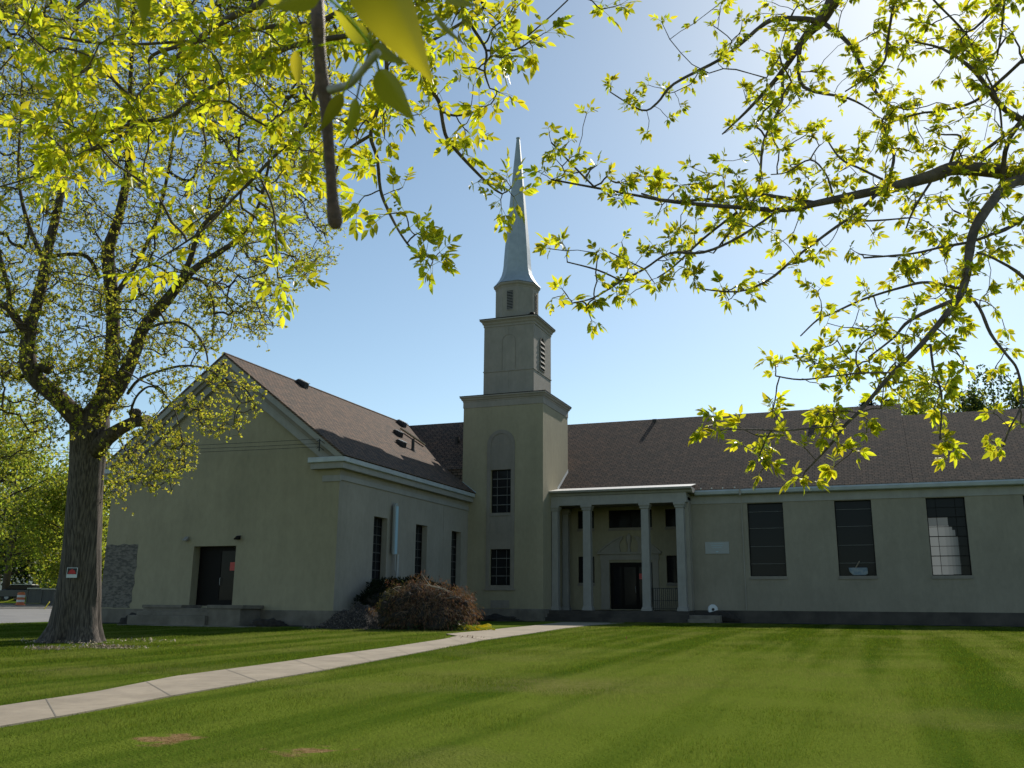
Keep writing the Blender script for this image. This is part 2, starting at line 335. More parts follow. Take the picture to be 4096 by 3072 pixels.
# widened far end of the walk by the steps
strip('sidewalk_landing', LO[7:] + [onground(2500, 2493)], [onground(1784, 2538), onground(1958, 2522), onground(2142, 2503), onground(2250, 2490)], 20, .026, M['concrete'])
sA = [onground(-400, 2512), onground(0, 2495), onground(215, 2487)]; d_ = (sA[2] - sA[1]).normalized(); sA = [sA[1] - d_*60, sA[1], sA[2], sA[2] + d_*45]
sB = [onground(0, 2438), onground(230, 2436)]; d2_ = (sB[1] - sB[0]).normalized(); sB = [sB[0] - d2_*40, sB[0], sB[1], sB[1] + d2_*55]
strip('street', sA, sB, 30, .02, M['asphalt'])
nrm = Vector((-d2_.y, d2_.x, 0))
if (sB[1] - sA[1]).dot(nrm) < 0: nrm = -nrm
strip('kerb', sB, [p + nrm*.35 for p in sB], 30, .14, M['kerb'])
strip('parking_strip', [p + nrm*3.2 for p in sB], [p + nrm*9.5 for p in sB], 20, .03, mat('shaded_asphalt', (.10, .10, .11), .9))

# ------------------------------------------------------------------ church
CH = empty('church_building', (2.7, 0, -.8), 'cream stucco church with a tall steeple, porch columns and brown shingle roofs', 'church')
XS, XL, YF = .44, -13.38, -15.47; XR = -6.47; ZR = 12.61; TA = .757
def roofz(x): return ZR - TA * abs(x - XR)
def wall_grid(us, vs, holes, fn, th_dir, th):
    """wall of rectangular cells between cut lines, leaving holes open; fn(u,v)->point; extruded by th along th_dir"""
    b = MB(); U = sorted(set(us + [h[i] for h in holes for i in (0, 1)])); V = sorted(set(vs + [h[i] for h in holes for i in (2, 3)]))
    for i in range(len(U)-1):
        for j in range(len(V)-1):
            u, v = (U[i]+U[i+1])/2, (V[j]+V[j+1])/2
            if any(h[0] < u < h[1] and h[2] < v < h[3] for h in holes): continue
            b.add([fn(U[i], V[j]), fn(U[i+1], V[j]), fn(U[i+1], V[j+1]), fn(U[i], V[j+1])], [(0, 1, 2, 3)])
    for h in holes:     # reveals
        d = Vector(th_dir) * th
        c = [Vector(fn(h[0], h[2])), Vector(fn(h[1], h[2])), Vector(fn(h[1], h[3])), Vector(fn(h[0], h[3]))]
        b.add(c + [p + d for p in c], [(0, 4, 5, 1), (1, 5, 6, 2), (2, 6, 7, 3), (3, 7, 4, 0)])
    return b
def window(fn, dv, u0, u1, v0, v1, depth, cols, rows, mcol='muntin', pane='glass', heavy=(), fr=.05, name='window', sill=None, sillout=.08, silled=True):
    """frame (thing part) with pane sub-part; fn(u,v)->wall plane point, dv = inward unit vector"""
    dv = Vector(dv); P = lambda u, v, d: Vector(fn(u, v)) + dv * d
    f = MB()
    def bar(a0, a1, b0, b1, d0, d1):
        q = [P(a0, b0, d0), P(a1, b0, d0), P(a1, b1, d0), P(a0, b1, d0)]; f.prism(q, dv * (d1 - d0))
    bar(u0+.003, u0+fr, v0+.003, v1-.003, depth-.04, depth+.02); bar(u1-fr, u1-.003, v0+.003, v1-.003, depth-.04, depth+.02)
    bar(u0+fr, u1-fr, v1-fr, v1-.003, depth-.04, depth+.02); bar(u0+fr, u1-fr, v0+.003, v0+fr, depth-.04, depth+.02)
    F = f.build(name, M['frame'], CH)
    g = MB(); g.prism([P(u0+.01, v0+.01, depth+.01), P(u1-.01, v0+.01, depth+.01), P(u1-.01, v1-.01, depth+.01), P(u0+.01, v1-.01, depth+.01)], dv*.012)
    g.build('pane', M[pane], F)
    mu = f = MB(); t = .011
    for c in cols: bar(u0+(u1-u0)*c-t, u0+(u1-u0)*c+t, v0+fr, v1-fr, depth-.025, depth+.008)
    for i, rr in enumerate(rows):
        t2 = .022 if i in heavy else t
        bar(u0+fr, u1-fr, v0+(v1-v0)*rr-t2, v0+(v1-v0)*rr+t2, depth-.032, depth+.006)
        if not cols: f.build('muntin', M[mcol], F); f = MB()
    if cols: f.build('muntins', M[mcol], F)
    if silled:
        s = MB(); s.prism([P(u0-.04, v0-.18, -sillout), P(u1+.04, v0-.18, -sillout), P(u1+.04, v0-.05, -sillout), P(u0-.04, v0-.05, -sillout)], dv*(sillout-.004)); 
        s.prism([P(u0, v0-.05, -sillout*.5), P(u1, v0-.05, -sillout*.5), P(u1, v0+.004, -sillout*.5), P(u0, v0+.004, -sillout*.5)], dv*(depth+sillout*.5-.05))
        s.build('sill', M['stone'], F)
    return F
# --- gable wing: front wall
DO = (-7.76, -5.22, .0, 2.9)
fnF = lambda u, v: (u, YF, v)
b = wall_grid([XL, XS], [-.17, 6.0], [DO], fnF, (0, 1, 0), .57)
b.add([(XL, YF, 6.0), (XS, YF, 6.0), (XS, YF, roofz(XS)-.1), (XR, YF, ZR-.1), (XL, YF, roofz(XL)-.1)], [(0, 1, 2, 3, 4)])
b.add([(XL, YF, -.17), (XL, 5, -.17), (XL, 5, roofz(XL)-.1), (XL, YF, roofz(XL)-.1)], [(0, 1, 2, 3)])
b.build('gable_wall', M['cream'], CH)
SW = [(-11.967, -10.525), (-7.204, -5.763), (-2.409, -1.002)]
fnS = lambda u, v: (XS, u, v)
sh = [(a, c, .96, 4.515) for a, c in SW]
wall_grid([YF, 0.], [-.17, 7.0], sh, fnS, (-1, 0, 0), .42).build('side_wall', M['pale'], CH)
for i, (a, c, v0, v1) in enumerate(sh):
    F = window(fnS, (-1, 0, 0), a, c, v0, v1, .36, (.33, .67), (.125, .25, .375, .5, .625, .75, .875), heavy=(1, 3, 5), pane='glass', mcol='muntin_dark')
    bl = MB(); bl.box(XS-.39, XS-.375, a+.03, c-.03, (v0+.03, 3.4, v0+.03)[i], v1-.03)
    if i != 1: bl.build('blind', M['blind'], F)
b = MB(); b.box(XL-.04, XS+.045, YF-.05, YF+.3, -1.05, -.165); b.box(XS-.3, XS+.045, YF+.3, -.05, -1.05, -.165); b.build('plinth', M['plinth'], CH)
# faint render joint on the side wall
MB().box(XS+.002, XS+.01, -3.62, -3.6, -.15, 5.9).build('wall_joint', M['stone'], CH)
# exposed masonry patch
pt = [(-13.37, 3.05), (-13.0, 3.08), (-12.6, 3.02), (-12.2, 3.11), (-11.9, 3.04), (-11.5, 3.07), (-11.28, 3.05), (-11.3, 2.5), (-11.24, 1.9), (-11.35, 1.5), (-11.26, 1.1), (-11.4, .7), (-11.33, .2), (-11.5, .02), (-11.42, -.12), (-12.4, -.13), (-12.9, -.1), (-13.37, -.12)]
b = MB(); n = len(pt); b.prism([(x, YF-.012, z) for x, z in pt][::-1], (0, .010, 0)); b.build('exposed_masonry', M['stone_patch'], CH)
# doorway of the gable front
F = MB()
F.box(-7.75, -7.66, -14.98, -14.90, 0.02, 2.89); F.box(-5.32, -5.23, -14.98, -14.90, .02, 2.89); F.box(-7.66, -5.32, -14.98, -14.90, 2.76, 2.89)
F.box(-6.62, -6.5, -14.99, -14.90, .02, 2.76); F.box(-7.66, -6.62, -14.975, -14.92, .02, .25)
D = F.build('entrance_door', M['frame'], CH)
MB().box(-7.66, -6.62, -14.95, -14.93, .25, 2.76).build('solid_leaf', M['frame'], D)
g = MB(); g.box(-6.5, -6.42, -14.99, -14.93, .02, 2.76); g.box(-5.4, -5.32, -14.99, -14.93, .02, 2.76); g.box(-6.42, -5.4, -14.99, -14.93, .02, .30); g.box(-6.42, -5.4, -14.99, -14.93, 2.68, 2.76)
g.build('glazed_leaf', M['frame'], D)
MB().box(-6.42, -5.4, -14.965, -14.95, .30, 2.68).build('pane', M['glass'], D)
MB().tube([(-6.36, -15.0, 1.0), (-6.36, -15.06, 1.02), (-6.36, -15.06, 1.35), (-6.36, -15.0, 1.37)], .014, 8).build('handle', M['steel'], D)
MB().box(-7.76, -5.22, YF+.02, -14.9, -.06, .018).build('threshold', M['plinth'], D)
b = MB(); b.box(-5.985+.12, -5.42-.02+.0, -14.985, -14.978, 1.72, 2.12)
nt_ = b.build('notice', M['notice']); tag(nt_, 'red paper notice taped to the glazed door in the gable front', 'notice')
b = MB()
for k in range(6): b.box(-5.84, -5.48 - .05*(k % 3), -14.99, -14.987, 2.05-.055*k, 2.065-.055*k)
b.build('printed_lines', mat('notice_ink', (.42, .05, .05), .8), nt_)
for x in (-8.2, -5.08):
    L = MB(); L.box(x-.10, x+.10, YF-.045, YF-.003, 3.22, 3.40); o = L.build('wall_light', M['stone'], CH, bevel=.01)
    MB().add([(x-.11, YF-.05, 3.38), (x+.11, YF-.05, 3.38), (x+.13, YF-.26, 3.22), (x-.13, YF-.26, 3.22), (x-.11, YF-.05, 3.20), (x+.11, YF-.05, 3.20), (x+.12, YF-.24, 3.17), (x-.12, YF-.24, 3.17)],
        [(0,1,2,3),(4,7,6,5),(3,2,6,7),(0,3,7,4),(1,5,6,2),(0,4,5,1)]).build('light_hood', M['trim'] if x < -6 else M['frame'], o)
# entrance platform and steps of the gable door
b = MB(); b.box(-9.3, -5.3, -16.9, YF-.06, -1.0, -.10); b.box(-9.35, -7.0, -16.95, YF-.055, -.10, .04)
b.box(-9.85, -5.3, -17.3, -16.9, -1.05, -.45); b.box(-9.5, -5.3, -17.1, -16.9, -.45, -.27)
b.build('platform', M['plinth'], CH, bevel=.015)
b = MB(); b.box(-5.3, -3.5, -17.1, YF-.06, -1.05, -.12); b.box(-5.36, -3.34, -17.16, YF-.055, -.12, .05); b.build('cheek_wall', M['plinth'], CH, bevel=.02)
MB().box(-9.6, -2.4, -18.2, -17.32, -1.3, gz(0, -17.7)+.03).build('step_apron', M['plinth'], CH)
# cornices of the gable wing
def side_cornice(sg, name):
    X = XS if sg > 0 else XL
    def bx(b, o0, o1, y0, y1, z0, z1): b.box(min(X+sg*o0, X+sg*o1), max(X+sg*o0, X+sg*o1), y0, y1, z0, z1)
    r0 = -1.45 if sg > 0 else -1.9
    b = MB(); bx(b, r0, .34, YF-.34, YF+.1, 6.45, 6.74); bx(b, 0, .34, YF+.1, -.01, 6.45, 6.74)
    b.build('cornice', M['trim'], CH)
    b = MB(); bx(b, r0-.1, .47, YF-.47, YF+.1, 6.742, 7.0); bx(b, 0, .47, YF+.1, -.01, 6.742, 7.0); b.build('crown_moulding', M['gutter'], CH, bevel=.03)
    b = MB(); bx(b, -.93 if sg > 0 else -1.25, .06, YF-.06, YF+.05, 5.86, 6.15); bx(b, 0, .06, YF+.05, -.01, 5.93, 6.17); b.build('frieze', M['trim'], CH)
side_cornice(1, 'r'); side_cornice(-1, 'l')
for sg in (1, -1):
    xe = XR + sg * (7.40); top = []
    def rk(d0, d1, y0, y1, nm, m_, out=0., xend=None):
        X1 = xe - sg*.03 if xend is None else xend
        q = [(XR, y0, ZR-d0+out), (X1, y0, ZR-TA*abs(X1-XR)-d0+out), (X1, y0, ZR-TA*abs(X1-XR)-d1), (XR, y0, ZR-d1)]
        MB().prism(q, (0, y1-y0, 0)).build(nm, m_, CH)
    zc = 7.0
    def xcut(d): return XR + sg*((ZR - d - zc)/TA)
    for d0, d1, y0, y1, nm, mm_ in ((.02, .40, YF-.49, YF-.35, 'rake_crown', M['trim']), (.40, .66, YF-.36, YF-.2, 'rake_band', M['stone']), (.66, 1.15, YF-.21, YF-.001, 'rake_frieze', M['trim'])):
        xa, xb = xcut(d0), xcut(d1)
        q = [(XR, y0, ZR-d0), (xa, y0, zc), (xb, y0, zc), (XR, y0, ZR-d1)]
        if sg < 0: q = q[::-1]
        MB().prism(q, (0, y1-y0 + (.02 if nm != 'rake_frieze' else 0), 0)).build(nm, mm_, CH)
# roof of the gable wing
def slope(poly, name, th=.10, uvf=None):
    P = [Vector(p) for p in poly]; n = (P[1]-P[0]).cross(P[2]-P[0]).normalized()
    if n.z < 0: P = P[::-1]; n = -n
    b = MB(); b.prism([p - n*th for p in P][::-1], n*th)
    return b.build(name, M['shingle'], CH, uvf=uvf)
E0 = .96
slope([(XR, YF-.52, ZR+.08), (E0, YF-.52, 7.04), (E0, -.012, 7.04), (-.02, -.012, 7.04+TA*(E0+.02)+.02), (-1.05, .1, 7.04+TA*(E0+1.05)+.02), (XR, 4.85, ZR+.08)], 'roof', uvf=lambda c: (c.y, c.z*1.65))
slope([(XR, YF-.52, ZR+.078), (2*XR-E0, YF-.52, 7.04), (2*XR-E0, 14, 7.04), (XR, 14, ZR+.078)], 'roof', uvf=lambda c: (c.y, c.z*1.65))
kB = .836
slope([(XR, 4.8, 12.66), (-1.09, -.02, 8.6), (-.01, -.02, 8.6), (-.01, 4.85, 12.67)], 'roof', uvf=lambda c: (c.x, c.z*1.56))
MB().prism([(-1.09, .0, 8.52), (-.02, .0, 8.52), (-.02, .0, 7.6), (-1.09, .0, 8.4)], (0, .1, 0)).build('roof_infill', M['shingle'], CH, uvf=lambda c: (c.x, c.z))
slope([(XR, 4.86, 12.66), (-.01, 4.86, 12.66), (-.01, 12, 7), (XR, 12, 7)], 'roof', uvf=lambda c: (c.x, c.z*1.5))
MB().tube([(XR, YF-.53, ZR+.07), (XR, 4.85, ZR+.09)], .06, 6).build('ridge_cap', M['shingle'], CH, uvf=lambda c: (c.y, c.z))
MB().prism([(0, -.03, 7.72), (.95, -.03, 7.0), (.95, -.03, 7.08), (0, -.03, 7.80)], (0, .025, 0)).build('flashing', M['paleblue'], CH)
# gable roof fittings
def onA(x): return ZR - TA*(x - XR) + .06
def box_vent(x, y, s=.30, cap=True):
    z = onA(x); b = MB()
    b.add([(x-.32*s/.3, y-s*.7, z+.22*s/.3+.1), (x+.35*s/.3, y-s*.7, z-.18), (x+.35*s/.3, y+s*.7, z-.18), (x-.32*s/.3, y+s*.7, z+.12),
           (x-.1, y-s*.7, z+.42*s/.3), (x+.42*s/.3, y-s*.7, z+.12), (x+.42*s/.3, y+s*.7, z+.12), (x-.1, y+s*.7, z+.42*s/.3)],
          [(0,3,2,1),(4,5,6,7),(0,1,5,4),(1,2,6,5),(2,3,7,6),(3,0,4,7)])
    V = b.build('roof_vent', M['ventdark'], CH)
    c = MB(); c.add([(x-.12, y-s*.2, z+.43*s/.3), (x+.45*s/.3, y-s*.2, z+.125), (x+.45*s/.3, y+s*.9, z+.125), (x-.12, y+s*.9, z+.43*s/.3),
                     (x-.12, y-s*.2, z+.47*s/.3), (x+.46*s/.3, y-s*.2, z+.16), (x+.46*s/.3, y+s*.9, z+.16), (x-.12, y+s*.9, z+.47*s/.3)],
                    [(0,3,2,1),(4,5,6,7),(0,1,5,4),(1,2,6,5),(2,3,7,6),(3,0,4,7)])
    c.build('vent_cap', M['whitecap'], V)
box_vent(-6.1, -9.4, .28); box_vent(-5.95, 2.7, .28); box_vent(-3.9, -1.6, .25); box_vent(-2.45, -3.9, .25)
MB().tube([(-2.25, -2.6, onA(-2.25)-.1), (-2.25, -2.6, onA(-2.25)+.75)], .10, 10).lathe(-2.25, -2.6, [(.22, onA(-2.25)-.15), (.11, onA(-2.25)+.15)], 10).build('vent_pipe', M['ventdark'], CH)
b = MB(); d = Vector((-3.46, 1.55, onA(-3.46))) - Vector((-4.85, .55, onA(-4.85)))
p0 = Vector((-4.85, .55, onA(-4.85)+.16)); sidev = Vector((0, 0, 1)).cross(d).normalized()
b.prism([p0 - sidev*.17, p0 + sidev*.17, p0 + d + sidev*.17, p0 + d - sidev*.17], (0.03, 0, .05))
tag(b.build('plank', M['lumber']), 'pale new lumber plank lying on the brown roof near two vents', 'plank')
b = MB(); b.tube([(-.55, 4.2, 11.3), (-.55, 4.2, 12.6)], [.34, .16], 12); P_ = b.build('flue_pipe', M['rust'], CH)
MB().box(-.85, -.25, 3.95, 4.5, 12.6, 12.95).build('flue_cap', M['gutter'], P_)
b = MB(); b.tube([(-1.6, 2.6, 10.6), (-1.6, 2.6, 11.2)], .16, 10).build('vent_pipe', M['ventdark'], CH)

# --- tower
TW, TD = 5.4, 5.11
fnT = lambda u, v: (u, 0, v)
W1 = (1.963, 3.284, 5.749, 8.442); W2 = (1.963, 3.284, 1.361, 3.535)
b = wall_grid([0, TW], [-.02, 12.52], [W1, W2], fnT, (0, 1, 0), .28)
b.add([(TW, 0, -.02), (TW, TD, -.02), (TW, TD, 12.52), (TW, 0, 12.52)], [(0, 1, 2, 3)]); b.add([(0, 0, -.02), (0, TD, -.02), (0, TD, 12.52), (0, 0, 12.52)], [(3, 2, 1, 0)])
b.add([(0, TD, -.02), (TW, TD, -.02), (TW, TD, 12.52), (0, TD, 12.52)], [(3, 2, 1, 0)])
b.build('tower_wall', M['cream'], CH)
MB().ring(0, TW, 0, TD-.1, [(.05, -1.0), (.05, -.06), (.0, -.02)]).build('tower_plinth', M['plinth'], CH)
window(fnT, (0, 1, 0), *W1, .2, (.27, .77), (.19, .41, .60, .79), heavy=(0, 1, 3), silled=True, sillout=.05)
window(fnT, (0, 1, 0), *W2, .2, (.27, .77), (.26, .5, .745), heavy=(0, 2), silled=True, sillout=.05)
# niche trim around the two windows
def arch_band(x0, x1, zb, zs, wv, y0, y1, segs=24):
    cx = (x0+x1)/2; ro = (x1-x0)/2; ri = ro - wv; b = MB()
    outer = [(x0, zb), (x0, zs)] + [(cx - ro*math.cos(math.pi*k/segs), zs + ro*math.sin(math.pi*k/segs)) for k in range(1, segs)] + [(x1, zs), (x1, zb)]
    inner = [(x0+wv, zb), (x0+wv, zs)] + [(cx - ri*math.cos(math.pi*k/segs), zs + ri*math.sin(math.pi*k/segs)) for k in range(1, segs)] + [(x1-wv, zs), (x1-wv, zb)]
    n = len(outer); vs = [(x, y0, z) for x, z in outer] + [(x, y0, z) for x, z in inner] + [(x, y1, z) for x, z in outer] + [(x, y1, z) for x, z in inner]
    fs = []
    for i in range(n-1): fs += [(i, i+1, n+i+1, n+i), (i, 2*n+i, 2*n+i+1, i+1), (n+i, n+i+1, 3*n+i+1, 3*n+i)]
    return b.add(vs, fs)
arch_band(1.70, 3.55, 1.22, 10.05, .24, -.05, .0).build('niche_trim', M['stone'], CH)
MB().box(1.94, 3.31, -.012, -.001, 3.535, 5.56).build('niche_panel', M['stone'], CH)
b = MB(); b.box(1.94, 3.31, -.012, -.001, 8.442, 10.05)
cc = [(2.625 - .685*math.cos(math.pi*k/20), -.012, 10.06 + .685*math.sin(math.pi*k/20)) for k in range(21)]
b.prism(cc, (0, .01, 0)); b.build('niche_panel', M['stone'], CH)
MB().box(1.62, 3.64, -.09, -.001, 1.06, 1.16).box(1.7, 3.55, -.06, -.001, 1.16, 1.22).build('niche_sill', M['stone'], CH)
MB().box(2.05, 3.25, -.03, -.001, .02, .48).build('wall_grille', M['stone'], CH)
# tower top mouldings
MB().ring(0, TW, 0, TD, [(.0, 12.5), (.03, 12.52), (.03, 12.90), (.05, 12.905), (.06, 12.98), (.12, 13.03), (.15, 13.12), (.215, 13.17), (.215, 13.24), (.2, 13.26)]).build('tower_cornice', M['steeple'], CH)
MB().ring(-.23, TW+.23, -.23, TD+.23, [(0, 13.262), (0, 13.295), (-1.0, 13.5)]).build('tower_roof_edge', M['frame'], CH)
mx0, mx1, my0, my1 = 1.01, 4.49, .82, 4.30
MB().ring(mx0, mx1, my0, my1, [(0, 13.3), (0, 18.1)]).build('tower_stage', M['steeple'], CH)
MB().ring(mx0, mx1, my0, my1, [(.0, 14.98), (.035, 15.0), (.035, 15.06), (0, 15.08)], cap=False).build('string_course', M['steeple'], CH)
MB().ring(mx0, mx1, my0, my1, [(.0, 18.05), (.035, 18.07), (.035, 18.2), (.10, 18.28), (.12, 18.36), (.2, 18.45), (.25, 18.47), (.25, 18.55), (.22, 18.58)]).build('stage_cornice', M['steeple'], CH)
MB().ring(mx0-.27, mx1+.27, my0-.27, my1+.27, [(0, 18.58), (0, 18.61), (-.9, 18.75)]).build('stage_roof_edge', M['frame'], CH)
# blind arch on the stage front, louvred arch on its right side
arch_band(2.28, 3.24, 15.1, 17.0, .03, my0-.018, my0).build('blind_arch', M['stone'], CH)
MB().box(2.72, 2.745, my0-.008, my0, 17.5, 18.05).build('panel_joint', M['stone'], CH)
MB().box(2.74, 2.76, my0-.006, my0, 13.5, 14.98).build('panel_joint', M['stone'], CH)
yc = 2.42; ry = .5
b = MB(); n = 18; o_ = [(yc-ry, 15.2), (yc-ry, 17.0)] + [(yc - ry*math.cos(math.pi*k/n), 17.0 + ry*math.sin(math.pi*k/n)) for k in range(1, n)] + [(yc+ry, 17.0), (yc+ry, 15.2)]
b.prism([(mx1+.012, y, z) for y, z in o_], (-.01, 0, 0)); LV = b.build('louvred_opening', M['dark'], CH)
b = MB(); inn = [(yc + (y-yc)*.86, 15.27 if z < 15.3 else (z if z <= 17 else 17+(z-17)*.88)) for y, z in o_]; nn_ = len(o_)
b.add([(mx1+.06, y, z) for y, z in o_] + [(mx1+.06, y, z) for y, z in inn] + [(mx1, y, z) for y, z in o_] + [(mx1, y, z) for y, z in inn],
      [(i, (i+1) % nn_, nn_+(i+1) % nn_, nn_+i) for i in range(nn_)] + [(i, 2*nn_+i, 2*nn_+(i+1) % nn_, (i+1) % nn_) for i in range(nn_)] + [(nn_+i, nn_+(i+1) % nn_, 3*nn_+(i+1) % nn_, 3*nn_+i) for i in range(nn_)])
b.build('louvre_frame', M['stone'], LV)
b = MB()
for k in range(6):
    z = 15.4 + k*.33; hw = ry*.84 if z < 17 else ry*.84*math.sqrt(max(0.05, 1-((z-17)/.5)**2))
    b.add([(mx1+.02, yc-hw, z+.2), (mx1+.02, yc+hw, z+.2), (mx1+.10, yc+hw, z), (mx1+.10, yc-hw, z), (mx1+.02, yc-hw, z+.18), (mx1+.02, yc+hw, z+.18), (mx1+.10, yc+hw, z-.02), (mx1+.10, yc-hw, z-.02)], [(0,1,2,3),(7,6,5,4),(3,2,6,7)])
b.build('slats', M['steeple'], LV)
# belfry and spire
bx_, by_ = 2.66, 2.56; a8 = math.radians(22.5)
MB().lathe(bx_, by_, [(1.45, 18.6), (1.45, 21.0)], 8, a8).build('belfry', M['steeple'], CH)
MB().lathe(bx_, by_, [(1.45, 20.92), (1.47, 20.94), (1.49, 21.03), (1.58, 21.12), (1.60, 21.24), (1.5, 21.26)], 8, a8).build('belfry_cornice', M['steeple'], CH)
MB().lathe(bx_, by_, [(1.62, 21.262), (1.60, 21.30), (1.40, 21.52), (1.22, 21.78), (1.07, 22.1), (.985, 22.45), (.95, 22.75), (.86, 24.1), (.67, 26.2), (.50, 28.1), (.345, 29.9), (.135, 32.2), (.12, 32.35), (.15, 32.38), (.15, 32.46), (.02, 32.5)], 8, a8).build('spire', M['spire'], CH)
for fc in range(8):
    ang = math.radians(-90 + 45*fc)
    if fc % 2: continue
    ap = 1.45*math.cos(a8); ca, sa = math.cos(ang), math.sin(ang)
    T = lambda u, z, d: (bx_ + ca*(ap+d) - sa*u, by_ + sa*(ap+d) + ca*u, z)
    b = MB()
    for (u0, u1, z0, z1) in ((-.25, -.21, 19.3, 20.62), (.21, .25, 19.3, 20.62), (-.25, .25, 19.24, 19.3), (-.25, .25, 20.62, 20.68)):
        b.prism([T(u0, z0, .03), T(u1, z0, .03), T(u1, z1, .03), T(u0, z1, .03)], Vector(T(0, 0, 0)) - Vector(T(0, 0, .03)))
    o = b.build('louvre', M['steeple'], CH)
    MB().prism([T(-.21, 19.3, .012), T(.21, 19.3, .012), T(.21, 20.62, .012), T(-.21, 20.62, .012)], Vector(T(0, 0, 0)) - Vector(T(0, 0, .008))).build('opening', M['dark'], o)
    b = MB()
    for k in range(12):
        z = 19.33 + k*.108; b.add([T(-.21, z+.05, .015), T(.21, z+.05, .015), T(.21, z, .05), T(-.21, z, .05)], [(0, 1, 2, 3)])
    b.build('slats', M['steeple'], o)
b = MB(); b.lathe(4.05, 1.75, [(.05, 18.7), (.2, 18.78), (.24, 18.95), (.16, 19.1), (.03, 19.15)], 10); b.build('floodlight', M['frame'], CH)

# --- right wing
YW, YP = 2.93, 1.56; XP = 13.86; RS = .66; YE = 2.38; ZE = 7.02
def rz(y): return ZE + RS*(y-YE)
fnR = lambda u, v: (u, YW, v)
RWN = [(17.205, 19.255, 1.93, 6.18), (22.12, 24.11, 1.93, 6.18), (26.967, 28.942, 1.93, 6.18), (31.8, 33.8, 1.93, 6.18), (36.7, 38.7, 1.93, 6.18)]
wall_grid([XP+.0, 45.], [-.02, 6.9], RWN, fnR, (0, 1, 0), .34).build('nave_wall', M['pale'] if 0 else mat('stucco_olive', (.285, .247, .188), .9, (.26, .226, .172), .5, .3, 45), CH)
weather(bpy.data.materials['stucco_olive'], .93, 1.03)
for i, q in enumerate(RWN):
    F = window(fnR, (0, 1, 0), *q, .24, () if i != 2 else (.25, .75), (.17, .406, .655, .883) if i != 2 else (.125, .25, .375, .5, .625, .75, .875), heavy=() if i != 2 else (1, 3, 5), mcol='muntin' if i != 2 else 'frame', pane='glass', sillout=.06)
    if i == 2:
        wm = bpy.data.materials.new('window_glow'); wm.use_nodes = True; bs = wm.node_tree.nodes['Principled BSDF']  # emission stands in for daylight seen through this window
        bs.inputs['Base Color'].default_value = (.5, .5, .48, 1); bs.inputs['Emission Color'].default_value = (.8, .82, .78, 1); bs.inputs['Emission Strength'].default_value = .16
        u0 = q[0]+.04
        for kf, (ua, ub, za, zb_, es) in enumerate(((0, .42, 1.98, 4.66, .14), (.42, .80, 1.98, 4.66, .12), (.80, 1.02, 1.98, 4.66, .09), (1.02, 1.18, 2.0, 4.6, .06), (1.18, 1.32, 2.0, 4.4, .035), (1.32, 1.46, 2.0, 4.05, .02), (0, 1.0, 4.68, 5.1, .05))):  # strips step the emission down, imitating light that fades across the window
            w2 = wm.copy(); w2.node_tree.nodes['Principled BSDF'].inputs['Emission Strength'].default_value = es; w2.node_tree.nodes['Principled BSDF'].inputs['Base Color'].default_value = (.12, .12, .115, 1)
            c = MB(); c.prism([(u0+ua, YW+.232, za), (u0+ub, YW+.236, za), (u0+ub, YW+.236, zb_), (u0+ua, YW+.232, zb_)], (0, .006, 0)); c.build('glow_strip', w2, F)
MB().box(XP+.0, 45, YW-.045, YW+.3, -1.0, -.018).build('plinth', M['plinth_dark'], CH)
b = MB(); b.box(XP+.02, 45, YW-.05, YW+.1, 6.22, 6.72); b.build('frieze', M['trim'], CH)
b = MB(); b.prism([(XP+.35, YE+.02, 7.0), (XP+.35, YE-.02, 6.9), (XP+.35, YE+.03, 6.74), (XP+.35, YE+.14, 6.70), (XP+.35, YW, 6.70), (XP+.35, YW, 7.0)], (45-XP-.35, 0, 0)); b.build('gutter', M['gutter'], CH)
b = MB(); b.box(16.85, 16.95, YE-.05, YE+.1, 6.62, 7.0); b.box(16.86, 16.93, YW-.06, YW-.003, .0, 6.7); b.build('downspout', M['pale'], CH)
for x in (14.6, 15.25, 15.9, 16.6): MB().box(x-.03, x+.03, YE+.0, YE+.06, 7.05, 7.13).build('gutter_clip', M['whitecap'], CH)
uvB = lambda c: (c.x, c.z*1.72)
slope([(TW, 2.9, rz(2.9)), (13.9, 2.9, rz(2.9)), (13.9, YE, rz(YE)), (26.4, YE, rz(YE)), (26.4, 12.2, rz(12.2)), (-2., 12.2, rz(12.2)), (-2., 5.4, rz(5.4)), (TW, 5.4, rz(5.4))], 'roof', uvf=uvB)
slope([(26.41, YE, rz(YE)), (46, YE, rz(YE)), (46, 10.5, rz(10.5)), (26.41, 10.5, rz(10.5))], 'roof', uvf=uvB)
slope([(-2, 12.21, rz(12.2)), (26.4, 12.21, rz(12.2)), (26.4, 22, 6), (-2, 22, 6)], 'roof', uvf=uvB)
slope([(26.41, 10.51, rz(10.5)), (46, 10.51, rz(10.5)), (46, 18, 6.7), (26.41, 18, 6.7)], 'roof', uvf=uvB)
b = MB(); b.prism([(26.38, YE+1, rz(YE+1)-.1), (26.38, 12.2, rz(12.2)-.1), (26.38, 21.5, 6.2)], (.02, 0, 0)); b.build('roof_end', M['ventdark'], CH)
for x, y in ((21.2, 11.9),):
    z = rz(y); MB().box(x-.22, x+.22, y-.25, y+.25, z-.3, z+.12).build('roof_vent', M['ventdark'], CH)
MB().box(9.75, 10.05, 11.7, 12.0, 13.1, 13.42).build('roof_vent', M['ventdark'], CH)
MB().prism([(TW+.012, 2.8, 7.30), (TW+.012, 5.1, 8.82), (TW+.012, 5.1, 9.04), (TW+.012, 2.8, 7.54)], (.012, 0, 0)).build('flashing', M['whitecap'], CH)
MB().box(-2, 46, 21.2, 21.5, -1, 6.7).build('rear_wall', M['cream'], CH)
MB().box(45.7, 46, 3.2, 21.2, -1, 6.9).build('rear_wall', M['cream'], CH)
